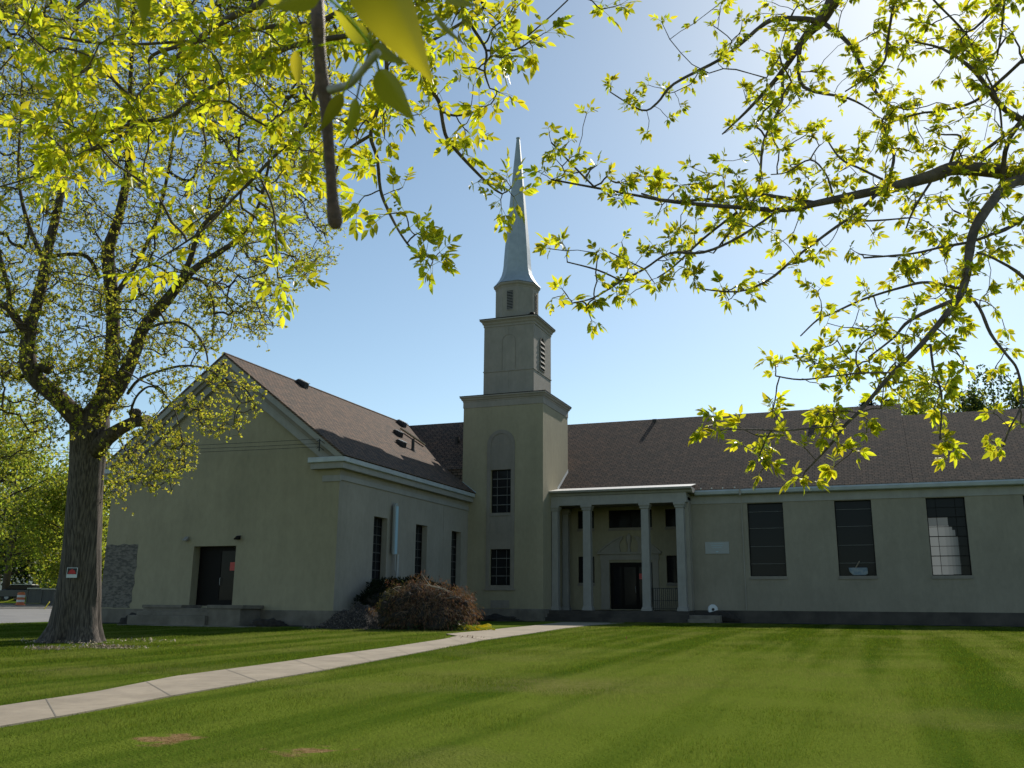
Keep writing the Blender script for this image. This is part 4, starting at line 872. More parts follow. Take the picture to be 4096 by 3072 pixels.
def ash(rootname, label, base_pt, limbs, targets, singles, leaf_s, trunk_pts, trunk_r, tipw=.0022, thick=.012, clus=(3, 6), extra=None, tight=1.0):
    root = empty(rootname, base_pt, label, 'tree')
    MB().tube(trunk_pts, trunk_r, 16).build('trunk', M['bark2'], root, smooth=True)
    seeds = []; b = MB()
    if extra: extra(b)
    for L in limbs:
        Qs, Rs = limb(L, 'limb', M['bark2'], root, 9 if L[0][3] > 8 else 6, knob=.06, mb=b); seeds += Qs
    tgs = list(targets)
    for q in seeds[::1]:
        pass
    paths, ends, nodes = grow(seeds, tgs, tip=tipw, power=.42, segs=4, wob=.10, droop=-.02, thick_cap=thick)
    for pts_, rr in paths: b.tube(pts_, [x*rnd(.9, 1.15) for x in rr], 5, cap=False)
    b.build('branches', M['bark2'], root, smooth=True)
    store = ([], [], [], [], [], [])
    for pts_, rr in paths:
        ax_ = (pts_[-1] - pts_[-2]).normalized(); ash_leaf_cluster(pts_[-1], ax_, store, random.randint(*clus), leaf_s, tight=tight)
        if random.random() < .35: ash_leaf_cluster(pts_[-3], rvec(), store, 2, leaf_s*.85, tight=tight)
    for c, n, s in singles: ash_leaf_cluster(c, Vector((0, 0, 0)) + rvec()*.4, store, n, leaf_s*s)
    leaflets_mesh('crown', *store[:5], M['ash_leaf'], root)
    b = MB()
    for s_ in store[5]: b.tube(s_, [.0013, .0011, .0009], 3, cap=False)
    b.build('leaf_stalks', M['ash_leaf'], root)
    return root
RA = [ # right tree: limbs on the photo with depth in metres and width in view pixels
 [(2420, 380, 6.6, 46), (2300, 378, 6.4, 38), (2212, 376, 6.2, 31), (2071, 363, 6.1, 30), (2016, 379, 6.0, 27), (1934, 403, 5.9, 24), (1883, 414, 5.9, 20), (1764, 439, 5.8, 15), (1695, 453, 5.7, 12), (1593, 448, 5.6, 9), (1456, 436, 5.5, 8), (1385, 424, 5.4, 6), (1283, 405, 5.3, 5), (1191, 388, 5.2, 4)],
 [(1764, 438, 5.8, 8), (1637, 420, 5.9, 8), (1593, 425, 5.9, 7), (1456, 434, 6.0, 6), (1385, 418, 6.0, 4)],
 [(1283, 403, 5.3, 4), (1240, 360, 5.3, 4), (1191, 308, 5.2, 3.5)],
 [(2240, 382, 6.2, 26), (2181, 396, 6.0, 24), (2140, 440, 5.7, 22), (2105, 496, 5.5, 20), (2092, 560, 5.4, 19), (2085, 608, 5.3, 17), (2064, 653, 5.2, 15), (1989, 745, 5.0, 11), (1924, 810, 4.9, 10), (1866, 878, 4.8, 8), (1825, 919, 4.7, 7), (1791, 964, 4.7, 5), (1740, 1018, 4.7, 3.5)],
 [(2068, 645, 5.2, 10), (1969, 690, 5.1, 8), (1930, 730, 5.1, 5), (1876, 772, 5.1, 3.5)],
 [(2078, 624, 5.3, 7), (2003, 610, 5.4, 7), (1951, 620, 5.4, 6), (1866, 646, 5.4, 5.5), (1798, 677, 5.4, 5), (1767, 690, 5.4, 4.5), (1729, 726, 5.4, 3)],
 [(2082, 625, 5.3, 8), (2116, 666, 5.2, 7), (2140, 721, 5.1, 7), (2174, 766, 5.0, 6), (2198, 800, 5.0, 6), (2208, 868, 4.9, 5), (2181, 926, 4.8, 4), (2167, 964, 4.8, 3)],
 [(1825, 919, 4.7, 4), (1760, 924, 4.6, 4), (1695, 930, 4.5, 4), (1640, 928, 4.4, 3.5), (1579, 927, 4.3, 3)],
 [(2010, 745, 5.0, 6), (2017, 800, 4.9, 6), (2034, 854, 4.8, 5), (2030, 950, 4.7, 3.5)],
 [(1924, 805, 4.9, 4), (1860, 806, 4.8, 4), (1798, 813, 4.8, 4), (1729, 820, 4.7, 3.5), (1675, 812, 4.7, 3)],
 [(1694, 926, 4.5, 3), (1680, 905, 4.5, 2.5), (1670, 885, 4.5, 2)],
 [(1893, 420, 5.9, 8), (1850, 460, 5.8, 7), (1798, 496, 5.7, 7), (1720, 555, 5.6, 6), (1661, 604, 5.5, 6), (1593, 630, 5.4, 4), (1500, 622, 5.3, 3)],
 [(1688, 450, 5.7, 6), (1600, 510, 5.6, 6), (1520, 545, 5.5, 6), (1447, 547, 5.4, 5.5), (1392, 581, 5.3, 5), (1341, 608, 5.2, 5), (1283, 643, 5.2, 4), (1235, 655, 5.1, 3)],
 [(1341, 606, 5.2, 4), (1290, 583, 5.2, 4), (1225, 566, 5.1, 3)],
 [(1390, 580, 5.3, 3), (1317, 545, 5.3, 2.5)],
 [(1593, 458, 5.7, 6), (1520, 515, 5.8, 5), (1456, 575, 5.9, 4), (1420, 600, 5.9, 3)],
 [(1930, -180, 6.2, 40), (1860, -90, 6.4, 36), (1801, 0, 6.6, 32), (1774, 44, 6.7, 26), (1740, 79, 6.8, 18), (1695, 147, 6.9, 12), (1661, 188, 6.9, 9), (1610, 243, 7.0, 6), (1560, 290, 7.0, 3)],
 [(1776, 48, 6.7, 14), (1740, 42, 6.7, 13), (1675, 41, 6.8, 11), (1640, 60, 6.8, 9), (1610, 86, 6.8, 8), (1558, 127, 6.9, 7), (1456, 181, 6.9, 6), (1420, 222, 6.9, 5), (1386, 238, 6.9, 4), (1317, 198, 6.9, 2.5)],
 [(1780, 50, 6.7, 10), (1832, 92, 6.5, 9), (1866, 154, 6.4, 8), (1897, 205, 6.3, 7), (1934, 232, 6.2, 5), (1989, 226, 6.2, 3)],
 [(1936, -60, 6.0, 8), (1931, 0, 6.0, 7), (1917, 86, 6.1, 6), (1904, 143, 6.1, 5), (1825, 198, 6.2, 3)],
 [(1736, 90, 6.8, 9), (1726, 120, 6.8, 9), (1736, 188, 6.8, 8), (1832, 212, 6.6, 5), (1883, 239, 6.5, 3)],
 [(1690, 160, 6.9, 8), (1688, 222, 6.8, 7), (1661, 280, 6.6, 6), (1647, 318, 6.4, 6), (1637, 410, 6.2, 5), (1600, 470, 6.1, 5), (1541, 547, 6.0, 3)],
 [(2330, 330, 6.4, 20), (2212, 262, 6.0, 15), (2160, 226, 5.9, 12), (2105, 154, 5.8, 9), (2037, 106, 5.8, 6), (1965, 89, 5.8, 3.5)],
 [(2212, 127, 5.6, 8), (2160, 175, 5.7, 7), (2105, 219, 5.8, 6), (2037, 239, 5.9, 5), (1982, 246, 5.9, 4.5), (1900, 273, 6.0, 3)],
 [(2010, -20, 5.6, 5), (2017, 0, 5.6, 5), (2088, 75, 5.7, 5), (2123, 147, 5.8, 5), (2157, 222, 5.9, 5), (2165, 300, 6.0, 4)],
 [(2171, -30, 5.4, 6), (2164, 62, 5.5, 5), (2153, 127, 5.6, 3)],
 [(2190, -30, 5.4, 7), (2105, 62, 5.5, 5), (2064, 62, 5.5, 3)],
 [(1921, 385, 5.9, 8), (1931, 335, 6.0, 7), (1914, 287, 6.0, 5), (1905, 262, 6.0, 3)],
 [(1907, 388, 5.9, 6), (1860, 365, 6.0, 5), (1815, 342, 6.1, 5), (1784, 297, 6.2, 3)],
 [(1798, 418, 5.8, 5), (1784, 376, 5.8, 4), (1750, 345, 5.9, 4), (1700, 372, 5.9, 3), (1665, 377, 5.9, 2.5)],
 [(2048, 366, 6.1, 8), (2061, 328, 6.1, 6), (2075, 294, 6.1, 5), (2030, 290, 6.1, 3), (1995, 275, 6.1, 2)],
 [(2016, 385, 6.0, 6), (1975, 450, 5.9, 5), (1955, 500, 5.9, 3)],
 [(2180, 398, 6.0, 8), (2120, 470, 6.0, 5), (2060, 455, 6.0, 4)],
 [(1840, 478, 5.8, 4), (1900, 476, 5.8, 4), (1969, 470, 5.9, 3)],
 [(2184, 489, 5.6, 8), (2105, 520, 5.5, 7), (2037, 533, 5.5, 6), (1969, 548, 5.4, 5), (1866, 557, 5.3, 4)],
 [(2260, 440, 6, 12), (2184, 489, 5.7, 9), (2150, 505, 5.6, 7)],
 [(2300, 700, 5.2, 12), (2212, 600, 5.3, 8), (2150, 560, 5.3, 5), (2110, 545, 5.4, 3)],
 [(2212, 262, 6.0, 9), (2120, 330, 6.1, 7), (2060, 372, 6.1, 6)],
 [(2260, 200, 5.9, 12), (2180, 300, 6.0, 10), (2165, 400, 6.1, 12)],
]
tgr = []
def along(L, step, off, dz=.35, skip=0):
    out = []; 
    for a, c in list(zip(L, L[1:]))[skip:]:
        l = math.hypot(c[0]-a[0], c[1]-a[1]); n = l/step; n = int(n) + (random.random() < n - int(n))
        for k in range(n):
            f_ = random.random(); x = a[0]+(c[0]-a[0])*f_; y = a[1]+(c[1]-a[1])*f_; t = a[2]+(c[2]-a[2])*f_
            out.append(at(x + random.gauss(0, off), y + random.gauss(0, off*.9) - 6, t + rnd(-dz, dz)))
    return out
for i, L in enumerate(RA):
    st_ = 22 if L[0][1] < 520 else 34
    tgr += along(L, st_, 30, skip=1 if L[0][0] > 2200 else 0)
tgr += sample([(1330, 30), (1700, -20), (2230, -20), (2230, 420), (1950, 380), (1650, 330), (1560, 350), (1480, 180)], 70, lambda x, y: rnd(5.7, 7))
tgr += sample([(1650, 700), (1780, 640), (2050, 680), (2212, 780), (2120, 900), (1900, 880), (1760, 860)], 30, lambda x, y: rnd(4.8, 5.3))
ex = [(1187, 285, 5.2), (1200, 320, 5.2), (1170, 375, 5.2), (1190, 330, 5.2), (1320, 180, 6.9), (1540, 900, 4.3), (1555, 930, 4.3), (1520, 925, 4.3), (1650, 960, 4.5), (1640, 990, 4.5), (1665, 1000, 4.5), (1735, 1030, 4.7), (1715, 1035, 4.7), (1755, 1040, 4.7), (1815, 960, 4.7), (1850, 975, 4.7), (2035, 945, 4.7), (2045, 985, 4.7), (2060, 965, 4.7), (2140, 950, 4.8), (2165, 965, 4.8), (2205, 915, 4.9), (1215, 525, 5.1), (1235, 650, 5.1), (1215, 625, 5.1), (1265, 655, 5.1), (1675, 790, 4.7), (1660, 775, 4.7), (1670, 870, 4.5), (1690, 520, 5.4), (1530, 390, 5.6), (1590, 380, 5.6)]
tgr += [at(*q) for q in ex]
tr0 = at(2960, 760, 6.8); gp = Vector((tr0.x, tr0.y, gz(tr0.x, tr0.y)))
tbase = [gp - Vector((0, 0, .1)), gp + Vector((0, 0, .6)), gp.lerp(at(2940, 500, 6.8), .6), at(2900, 430, 6.8), at(2860, 120, 6.8), at(2800, -300, 6.6)]
RA.insert(0, [(2905, 440, 6.8, 60), (2700, 400, 6.8, 52), (2420, 380, 6.6, 44)]); RA.insert(1, [(2800, -250, 6.6, 60), (2400, -330, 6.5, 50), (1930, -180, 6.2, 38)])
RA.insert(2, [(2860, 150, 6.8, 40), (2560, 260, 6.6, 26), (2330, 325, 6.4, 20)]); RA.insert(3, [(2905, 520, 6.8, 40), (2600, 640, 6, 22), (2300, 700, 5.2, 12)])
ash('ash_tree', 'ash tree reaching in from the right with thick bent limbs and yellow green leaves', gp, RA, tgr, [], .86, tbase, [.36, .27, .22, .2, .18, .14], clus=(3, 6), tight=.55)
LA = [ # left tree overhead
 [(1010, -160, 4.0, 14), (985, -60, 4.1, 10), (999, 17, 4.2, 8), (1020, 58, 4.2, 7), (1050, 109, 4.2, 6), (1047, 154, 4.2, 5), (1058, 191, 4.2, 3)],
 [(1050, 109, 4.2, 5), (1112, 108, 4.2, 4), (1150, 85, 4.2, 3)],
 [(960, -160, 4.2, 14), (1000, -40, 4.3, 10), (1045, 15, 4.5, 8), (980, 60, 4.4, 7), (930, 90, 4.3, 6)],
 [(905, -200, 4.2, 12), (885, -40, 4.3, 10), (900, 80, 4.4, 9), (921, 178, 4.4, 9), (948, 219, 4.4, 9), (958, 273, 4.4, 8), (969, 304, 4.4, 8), (1010, 352, 4.4, 7), (1061, 403, 4.4, 5), (1085, 419, 4.4, 4)],
 [(953, 240, 4.4, 5), (985, 250, 4.4, 5), (1030, 240, 4.3, 3.5)],
 [(760, -200, 4.0, 14), (790, -20, 4.1, 10), (835, 120, 4.2, 10), (820, 220, 4.2, 9), (801, 290, 4.2, 9), (815, 342, 4.2, 8), (822, 410, 4.2, 7), (839, 455, 4.2, 7), (866, 506, 4.1, 5), (893, 540, 4.1, 4), (924, 554, 4.1, 3)],
 [(801, 292, 4.2, 8), (760, 318, 4.3, 7), (735, 345, 4.4, 6), (722, 385, 4.5, 4)],
 [(760, -120, 4.3, 22), (700, -60, 4.4, 20), (640, -30, 4.5, 19), (578, 3, 4.5, 18), (506, 34, 4.6, 15), (451, 68, 4.6, 12), (410, 99, 4.7, 11), (376, 130, 4.7, 10), (308, 198, 4.8, 9), (280, 225, 4.8, 4)],
 [(860, -60, 4.4, 14), (704, 41, 4.5, 12), (581, 58, 4.6, 10), (444, 86, 4.7, 9), (342, 113, 4.7, 8), (321, 133, 4.8, 6)],
 [(905, 10, 4.3, 12), (780, 70, 4.3, 12), (670, 89, 4.4, 11), (608, 109, 4.4, 11), (530, 147, 4.5, 10), (427, 208, 4.5, 10), (366, 253, 4.6, 9), (297, 263, 4.6, 9), (239, 284, 4.6, 6), (171, 294, 4.7, 4)],
 [(300, 264, 4.6, 8), (239, 308, 4.5, 7), (154, 342, 4.5, 6), (86, 376, 4.4, 5), (0, 403, 4.4, 4), (-60, 410, 4.4, 3)],
 [(700, 100, 4.4, 10), (680, 202, 4.3, 9), (663, 267, 4.3, 8), (632, 301, 4.3, 7), (588, 342, 4.3, 7), (547, 386, 4.3, 7), (496, 437, 4.3, 6), (444, 492, 4.2, 5), (390, 530, 4.2, 4), (342, 560, 4.2, 3)],
 [(407, 103, 4.7, 6), (427, 222, 4.6, 5), (444, 308, 4.5, 5), (441, 355, 4.5, 3)],
 [(444, 86, 4.7, 7), (290, 96, 4.8, 6), (205, 92, 4.8, 6), (137, 82, 4.8, 5), (92, 68, 4.8, 3), (40, 40, 4.8, 2.5)],
 [(191, 110, 4.8, 6), (239, 164, 4.7, 6), (273, 212, 4.6, 6), (294, 253, 4.6, 6)],
 [(560, 380, 4.3, 5), (590, 450, 4.2, 5), (598, 540, 4.1, 4), (600, 590, 4.0, 3)],
 [(240, -60, 4.8, 8), (180, 10, 4.8, 6), (60, 90, 4.7, 4), (0, 150, 4.7, 3)],
 [(154, 342, 4.5, 4), (100, 290, 4.6, 4), (0, 240, 4.6, 3)],
]
tgl = sample([(0, 0), (230, 0), (1000, -20), (1185, 0), (1190, 85), (1110, 110), (1070, 195), (930, 150), (860, 260), (760, 330), (640, 400), (520, 380), (420, 400), (270, 390), (130, 420), (0, 470)], 95, lambda x, y: rnd(3.8, 4.9))
tgl += sample([(20, 20), (620, 20), (620, 260), (20, 300)], 30, lambda x, y: rnd(3.9, 5.0))
for i, L in enumerate(LA): tgl += along(L, 38, 28, .3)
exl = [(1105, 405, 4.4), (1095, 390, 4.4), (1110, 425, 4.4), (935, 560, 4.1), (950, 545, 4.1), (910, 500, 4.1), (930, 575, 4.1), (290, 590, 4.2), (370, 480, 4.2), (310, 580, 4.2), (600, 600, 4.0), (615, 630, 4.0), (640, 595, 4.0), (85, 400, 4.4), (100, 345, 4.4), (1180, 70, 4.2), (1150, 100, 4.2), (1080, 200, 4.2), (1060, 225, 4.2), (1000, 330, 4.4), (770, 450, 4.2), (870, 405, 4.2), (520, 420, 4.3), (540, 500, 4.2), (1240, -20, 4.4), (1340, 10, 4.6), (1300, 20, 4.6), (1120, -10, 4.2), (170, 390, 4.4), (120, 330, 4.4)]
tgl += [at(*q) for q in exl]
Fh = Vector((CF.x, CF.y, 0)).normalized(); Rh = Vector((CR.x, CR.y, 0)).normalized()
tb = CO - Fh*3.2 - Rh*2.2; tb.z = gz(tb.x, tb.y)
hub = at(860, -420, 3.9)
top_ = tb + Vector((0, 0, 5.2)) + Fh*.3
def world_limb(pts, rads, root): MB().tube(resample(pts, 14), list(np.interp(np.linspace(0, 1, 14), np.linspace(0, 1, len(rads)), rads)), 12).build('limb', M['bark2'], root, smooth=True)
def world_limb_b(b, pts, rads): b.tube(resample(pts, 14), list(np.interp(np.linspace(0, 1, 14), np.linspace(0, 1, len(rads)), rads)), 12)
def left_extra(b):
    world_limb_b(b, [top_ - Vector((0, 0, .3)), top_ + Fh*1.6 + Rh*.6 + Vector((0, 0, .5)), at(900, -420, 3.4), hub], [.12, .09, .06, .045])
    for L in (LA[0], LA[2], LA[3], LA[5], LA[7], LA[8]): world_limb_b(b, [hub, (hub + at(*L[0][:3]))/2 + Vector((0, 0, .04)), at(*L[0][:3])], [.035, .02, L[0][3]/2/2035.3*L[0][2]])
    world_limb_b(b, [hub, at(300, -200, 4.6), at(240, -60, 4.8)], [.03, .015, .01]); world_limb_b(b, [hub, at(930, -40, 4.3), at(905, 10, 4.3)], [.02, .014, .013])
    world_limb_b(b, [hub, at(640, -120, 4.5), at(640, -30, 4.5)], [.03, .02, .018])
left = ash('ash_tree', 'ash tree hanging leafy branches from above across the upper left', tb, LA, tgl, [], .92, [tb - Vector((0, 0, .1)), tb + Vector((0, 0, .5)), tb + Vector((0, 0, 2.5)), top_], [.34, .26, .21, .17], clus=(3, 5), extra=left_extra)
# the twig hanging close to the lens
def q2(x, y, t): return at(x, y, t)
M['neartwig'] = mat('near_ash_bark', (.24, .135, .09), .6, (.13, .075, .052), 160, .5, 700)
tw = [(660, -900, 1.5, 30), (672, -300, 1.0, 30), (685, 0, .86, 30), (689, 90, .85, 27), (694, 160, .85, 29), (698, 192, .85, 36), (703, 220, .85, 28), (708, 290, .85, 25), (714, 370, .85, 23), (718, 430, .85, 25), (722, 462, .85, 33), (724, 480, .85, 33), (725, 494, .85, 18)]
limb(tw, 'near_twig', M['neartwig'], left, 12)
world_limb([hub, at(650, -1200, 2.2), at(660, -900, 1.5)], [.03, .018, .011], left)
limb([(702, 195, .85, 22), (722, 192, .845, 18), (755, 182, .835, 17), (785, 150, .82, 16), (806, 124, .81, 18), (818, 112, .805, 15)], 'near_spur', mat('pale_spur_bark', (.55, .50, .44), .45, (.38, .32, .27), 120), left, 12)
def big_leaf(x0, y0, x1, y1, t0, t1, wpx, curl=.15, tw_=.5):
    A = at(x0, y0, t0); B = at(x1, y1, t1); d = B - A; L = d.length; d.normalize(); s_ = d.cross(CF).normalized(); s_ = (s_ + CF*tw_).normalized(); n_ = s_.cross(d)
    V, F_ = [], []; K = 12
    for i in range(K+1):
        f_ = i/K; wd = wpx/2/2035.3*(t0+t1)/2*(math.sin(math.pi*min(1, f_*.96+.02)**.72))*1.0*(1-.25*f_)
        c = A + d*L*f_ + n_*(curl*L*math.sin(math.pi*f_)*.5)
        for k in (-1, -.5, 0, .5, 1): V.append(c + s_*wd*k*1.0 + n_*(abs(k)*wd*.35))
    for i in range(K):
        for k in range(4): a = i*5+k; F_ += [[a, a+1, a+6], [a, a+6, a+5]]
    return V, F_
BL = [(770, -130, 935, 178, .55, .60, 150, .10, .3), (818, 152, 896, 262, .80, .84, 66, .12, .25), (640, -60, 560, 18, .75, .8, 50, .1, .4), (690, -20, 590, 20, .6, .6, 60, .1, .3),
      (640, 110, 645, 185, .85, .85, 30, .1, .5), (740, 205, 690, 285, .82, .84, 34, .1, .5), (770, 215, 745, 300, .85, .9, 30, .1, .3), (258, -60, 256, 58, .5, .52, 22, .1, 1.4), (300, -60, 312, 60, .5, .52, 46, .1, .3),
      (790, 80, 880, 140, .84, .86, 50, .1, .6), (790, 90, 720, 20, .84, .86, 46, .1, .2), (800, 60, 860, 10, .84, .86, 46, .1, .2), (940, 30, 1010, 100, .8, .84, 26, .1, 1.0), (950, -15, 1040, 12, .8, .84, 26, .1, .3)]
V, F_ = [], []
for q in BL:
    v, f_ = big_leaf(*q); o_ = len(V); V += v; F_ += [[o_+i for i in t] for t in f_]
o = np_tris('near_leaves', V, F_, leafmat('near_ash_leaf', (.16, .17, .015), (.52, .46, .02), .4, .12, .6, .01), left)
o.data.polygons.foreach_set('use_smooth', [True]*len(o.data.polygons))
b = MB()
for q in BL:
    a = at(q[0], q[1], q[4]); b.tube([a, a.lerp(at(800, 90 if q[0] > 500 else -300, .83), .5) + Vector((0, 0, .004)), at(803 if q[0] > 500 else 400, 100 if q[0] > 500 else -400, .82)], .0009, 5, cap=False)
b.build('near_stalks', M['ash_leaf'], left)

# ---------------- shrubs, heaps and litter by the church
def foliage_on(name, c, r, n, ls, m_, parent, amp=.25, inner=.7, hang=0., flat=-9, aspect=.35, up=0., fr=1.6):
    P_, D_, N_, L_, W_ = [], [], [], [], []
    while len(P_) < n:
        v = rvec(); k = (1 + amp*mn.noise(v*fr + Vector(c)*.37) + amp*.5*mn.noise(v*fr*3.1 + Vector(c)))*rnd(inner, 1.06)
        p = Vector((c[0]+v.x*r[0]*k, c[1]+v.y*r[1]*k, c[2]+v.z*r[2]*k))
        if p.z < flat: continue
        d = (v + rvec()*.7 + Vector((0, 0, up - hang))).normalized(); l = ls*rnd(.5, 1.4)
        P_.append(p); D_.append(d); N_.append(rvec()); L_.append(l); W_.append(l*aspect)
    return leaflets_mesh(name, P_, D_, N_, L_, W_, m_, parent, simple=True)
g = lambda x, y: Vector((x, y, gz(x, y)))
# dark evergreen shrub at the wall
SB = empty('evergreen_shrub', g(2.0, -11.6), 'dark low evergreen shrub against the side wall behind the dead brush', 'shrub')
for i, (c, r) in enumerate((((1.75, -12.6, -.05), (1.45, 1.4, 1.26)), ((2.3, -10.6, .05), (1.3, 1.5, 1.3)), ((2.5, -8.2, -.1), (1.2, 1.5, 1.1)))):
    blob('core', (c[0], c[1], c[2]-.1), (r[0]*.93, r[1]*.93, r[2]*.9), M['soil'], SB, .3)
    foliage_on('foliage', c, r, 9000, .16, M['yew'], SB, .35, .86, up=.6, flat=-.95, aspect=.28)
# dead brush heap
BH = empty('brush_heap', g(6.2, -16.9), 'big brown heap of cut dead juniper brush beside the walk', 'brush heap')
cs = [((4.75, -17.3, -.2), (.75, .9, 1.05)), ((5.5, -17.0, .0), (1.0, 1.1, 1.12)), ((6.5, -16.8, -.1), (1.1, 1.15, 1.0)), ((7.15, -16.5, -.25), (.72, 1.0, .82)), ((6.1, -17.5, -.45), (1.9, .9, .75))]
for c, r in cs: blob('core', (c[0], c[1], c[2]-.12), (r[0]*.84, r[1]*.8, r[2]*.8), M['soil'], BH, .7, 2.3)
for c, r in cs[1:]: foliage_on('dead_foliage', c, r, 6500, .13, M['dead'], BH, .8, .80, hang=1.8, flat=-.95, aspect=.18, fr=2.3)
foliage_on('dead_foliage', *cs[0], 4200, .12, leafmat('half_dead_foliage', (.06, .05, .015), (.13, .12, .03), .7, .6, .35), BH, .45, .76, hang=1.3, flat=-.95, aspect=.18)
foliage_on('green_foliage', (6.4, -17.7, -.75), (1.7, .6, .33), 2600, .13, M['dark_leaf'], BH, .4, .6, hang=.5, flat=-.96, aspect=.2)
b = MB()
for k in range(560):
    c, r = random.choice(cs[1:5]); v = rvec(); v.y = -abs(v.y)*.9; v.z = abs(v.z)*.9 + .05; v.normalize()
    p = Vector((c[0]+v.x*r[0]*.95, c[1]+v.y*r[1]*.95, c[2]+v.z*r[2]*.95)); d = (v*.35 + rvec()*.9 + Vector((0, 0, -.35 if random.random() < .7 else .5))).normalized(); l = rnd(.15, .5)
    b.tube([p - d*.1, p + d*l*.5 + Vector((0, 0, .02)), p + d*l - Vector((0, 0, l*.25))], [.009, .007, .003], 3, cap=False)
b.build('dead_branches', M['deadstick'], BH)
b = MB()
for k in range(16):
    p = Vector((rnd(4.9, 7.6), rnd(-17.8, -16.6), rnd(.2, .9))); d = Vector((rnd(-1, 1), rnd(-.5, .3), rnd(-.35, .45))).normalized(); l = rnd(.4, 1.1)
    b.tube([p, p + d*l*.5 + rvec()*.05, p + d*l + rvec()*.1], [.014, .011, .005], 5)
b.tube([(6.1, -17.3, .95), (6.7, -17.2, .82), (7.3, -17.1, .62)], [.025, .03, .02], 6); b.build('pale_branches', M['straw'], BH)
# wood chip heap
MH = empty('mulch_heap', g(2.4, -16.7), 'low grey brown wood chip heap at the corner of the gable wing', 'mulch heap')
b = MB(); n = 56
def mh(x, y):
    dx, dy = (x-2.6)/1.9, (y+16.9)/1.3; d = math.sqrt(dx*dx+dy*dy)
    return max(-.08, 1.08*max(0, 1-d)**.85*(1+.25*mn.noise(Vector((x*2, y*2, 1)))) + .08*mn.noise(Vector((x*4, y*4, 3))) - .02)
for j in range(n+1):
    for i in range(n+1): x = .2+5.2*i/n; y = -18.5+3.3*j/n; b.v.append((x, y, gz(x, y)+mh(x, y)))
b.f = [(j*(n+1)+i, j*(n+1)+i+1, (j+1)*(n+1)+i+1, (j+1)*(n+1)+i) for j in range(n) for i in range(n)]
b.build('heap', M['mulch'], MH, smooth=True)
P_, D_, N_, L_, W_ = [], [], [], [], []
while len(P_) < 6500:
    x, y = rnd(.3, 5.2), rnd(-18.3, -15.5); h_ = mh(x, y)
    if h_ < .015 and random.random() < .93: continue
    P_.append((x, y, gz(x, y)+max(h_, 0)+.01)); D_.append(rvec()+Vector((0, 0, .25))); N_.append(rvec()*.5+Vector((0, -.4, .8))); l = rnd(.03, .10); L_.append(l); W_.append(l*rnd(.25, .6))
leaflets_mesh('chips', P_, D_, N_, L_, W_, M['chips'], MH, simple=True)
for (x, y, w_, h_, lb) in ((-9.9, -16.4, 1.0, .5, 'dark soil mound beside the left end of the gable steps'), (-2.3, -16.6, .8, .36, 'small dark soil mound along the gable foundation'), (2.6, -.9, 1.7, .38, 'dark soil mound in front of the tower foundation')):
    o = blob('soil_mound', (x, y, gz(x, y)-.05), (w_, .7, h_), M['soil'], None, .5, 2.2, seg=16); tag(o, lb, 'soil mound')
# foundation beds
def bed(name, x0, x1, y0, y1, mt=M['soil']):
    A = [Vector((x0 + (x1-x0)*k/20, y0 + .18*mn.noise(Vector((k*.9, y0, 0))), 0)) for k in range(21)]; B = [Vector((a.x, y1, 0)) for a in A]
    return strip(name, A, B, 21, .018, mt)
bed('planting_bed', 14.0, 45, 1.2, 2.95); bed('planting_bed', .5, 5.3, -1.2, -.02); bed('planting_bed', -13.2, .4, -16.4, -15.5); bed('planting_bed', 13.9, 5.5, -.2, .6, M['plinth_dark'])
# crumpled yellow tape
b = MB()
for k in range(26):
    p = Vector((rnd(7.6, 8.75), -17.2 + rnd(-.3, .3), 0)); p.z = gz(p.x, p.y) + rnd(.03, .10); a = rnd(0, 6.28); pts_ = [p]
    for j in range(5): a += rnd(-1.2, 1.2); pts_.append(pts_[-1] + Vector((math.cos(a)*.16, math.sin(a)*.12, rnd(-.06, .08)))); pts_[-1].z = max(pts_[-1].z, gz(p.x, p.y)+.02)
    for a_, c_ in zip(pts_, pts_[1:]):
        up = Vector((rnd(-.3, .3), rnd(-.4, 0), 1)).normalized()*.045; b.add([a_-up, c_-up, c_+up, a_+up], [(0, 1, 2, 3)])
o = b.build('caution_tape', M['yellow']); so_ = o.modifiers.new('s', 'SOLIDIFY'); so_.thickness = .002
tag(o, 'crumpled pile of yellow caution tape at the foot of the brush heap', 'tape', kind=None)
# litter on the walk, bark and chips round the maple
def chips(name, pts_, lab, cat, m_, kind=None):
    P_, D_, N_, L_, W_ = [], [], [], [], []
    for (cx_, cy_, rx, ry_, n) in pts_:
        for k in range(n):
            x, y = cx_+random.gauss(0, rx), cy_+random.gauss(0, ry_); P_.append((x, y, gz(x, y)+.03)); D_.append(rvec()*.9+Vector((.4, 0, .05))); N_.append(rvec()*.3+Vector((0, 0, 1))); l = rnd(.03, .13); L_.append(l); W_.append(l*.4)
    o = leaflets_mesh(name, P_, D_, N_, L_, W_, m_, None, simple=True); return tag(o, lab, cat, kind='stuff')
G1 = onground(190, 2598); G2 = onground(430, 2592); G3 = onground(560, 2565)
chips('bark_litter', [(G1.x, G1.y, .35, .15, 420), (G2.x, G2.y, .55, .2, 700), (G0.x, G0.y-.6, .8, .3, 600), (G3.x, G3.y, .7, .3, 140)], 'pale bark chips scattered on the grass round the maple trunk', 'bark litter', M['straw'])
W0 = onground(1925, 2558); W1 = onground(1850, 2550)
chips('dead_leaf_litter', [(W0.x, W0.y, .35, .25, 26), (W1.x, W1.y, .4, .2, 30), (W0.x+1.2, W0.y+1.5, 1.5, .8, 20)], 'few dark dead leaves lying on the walk near the brush heap', 'leaf litter', M['dead'])
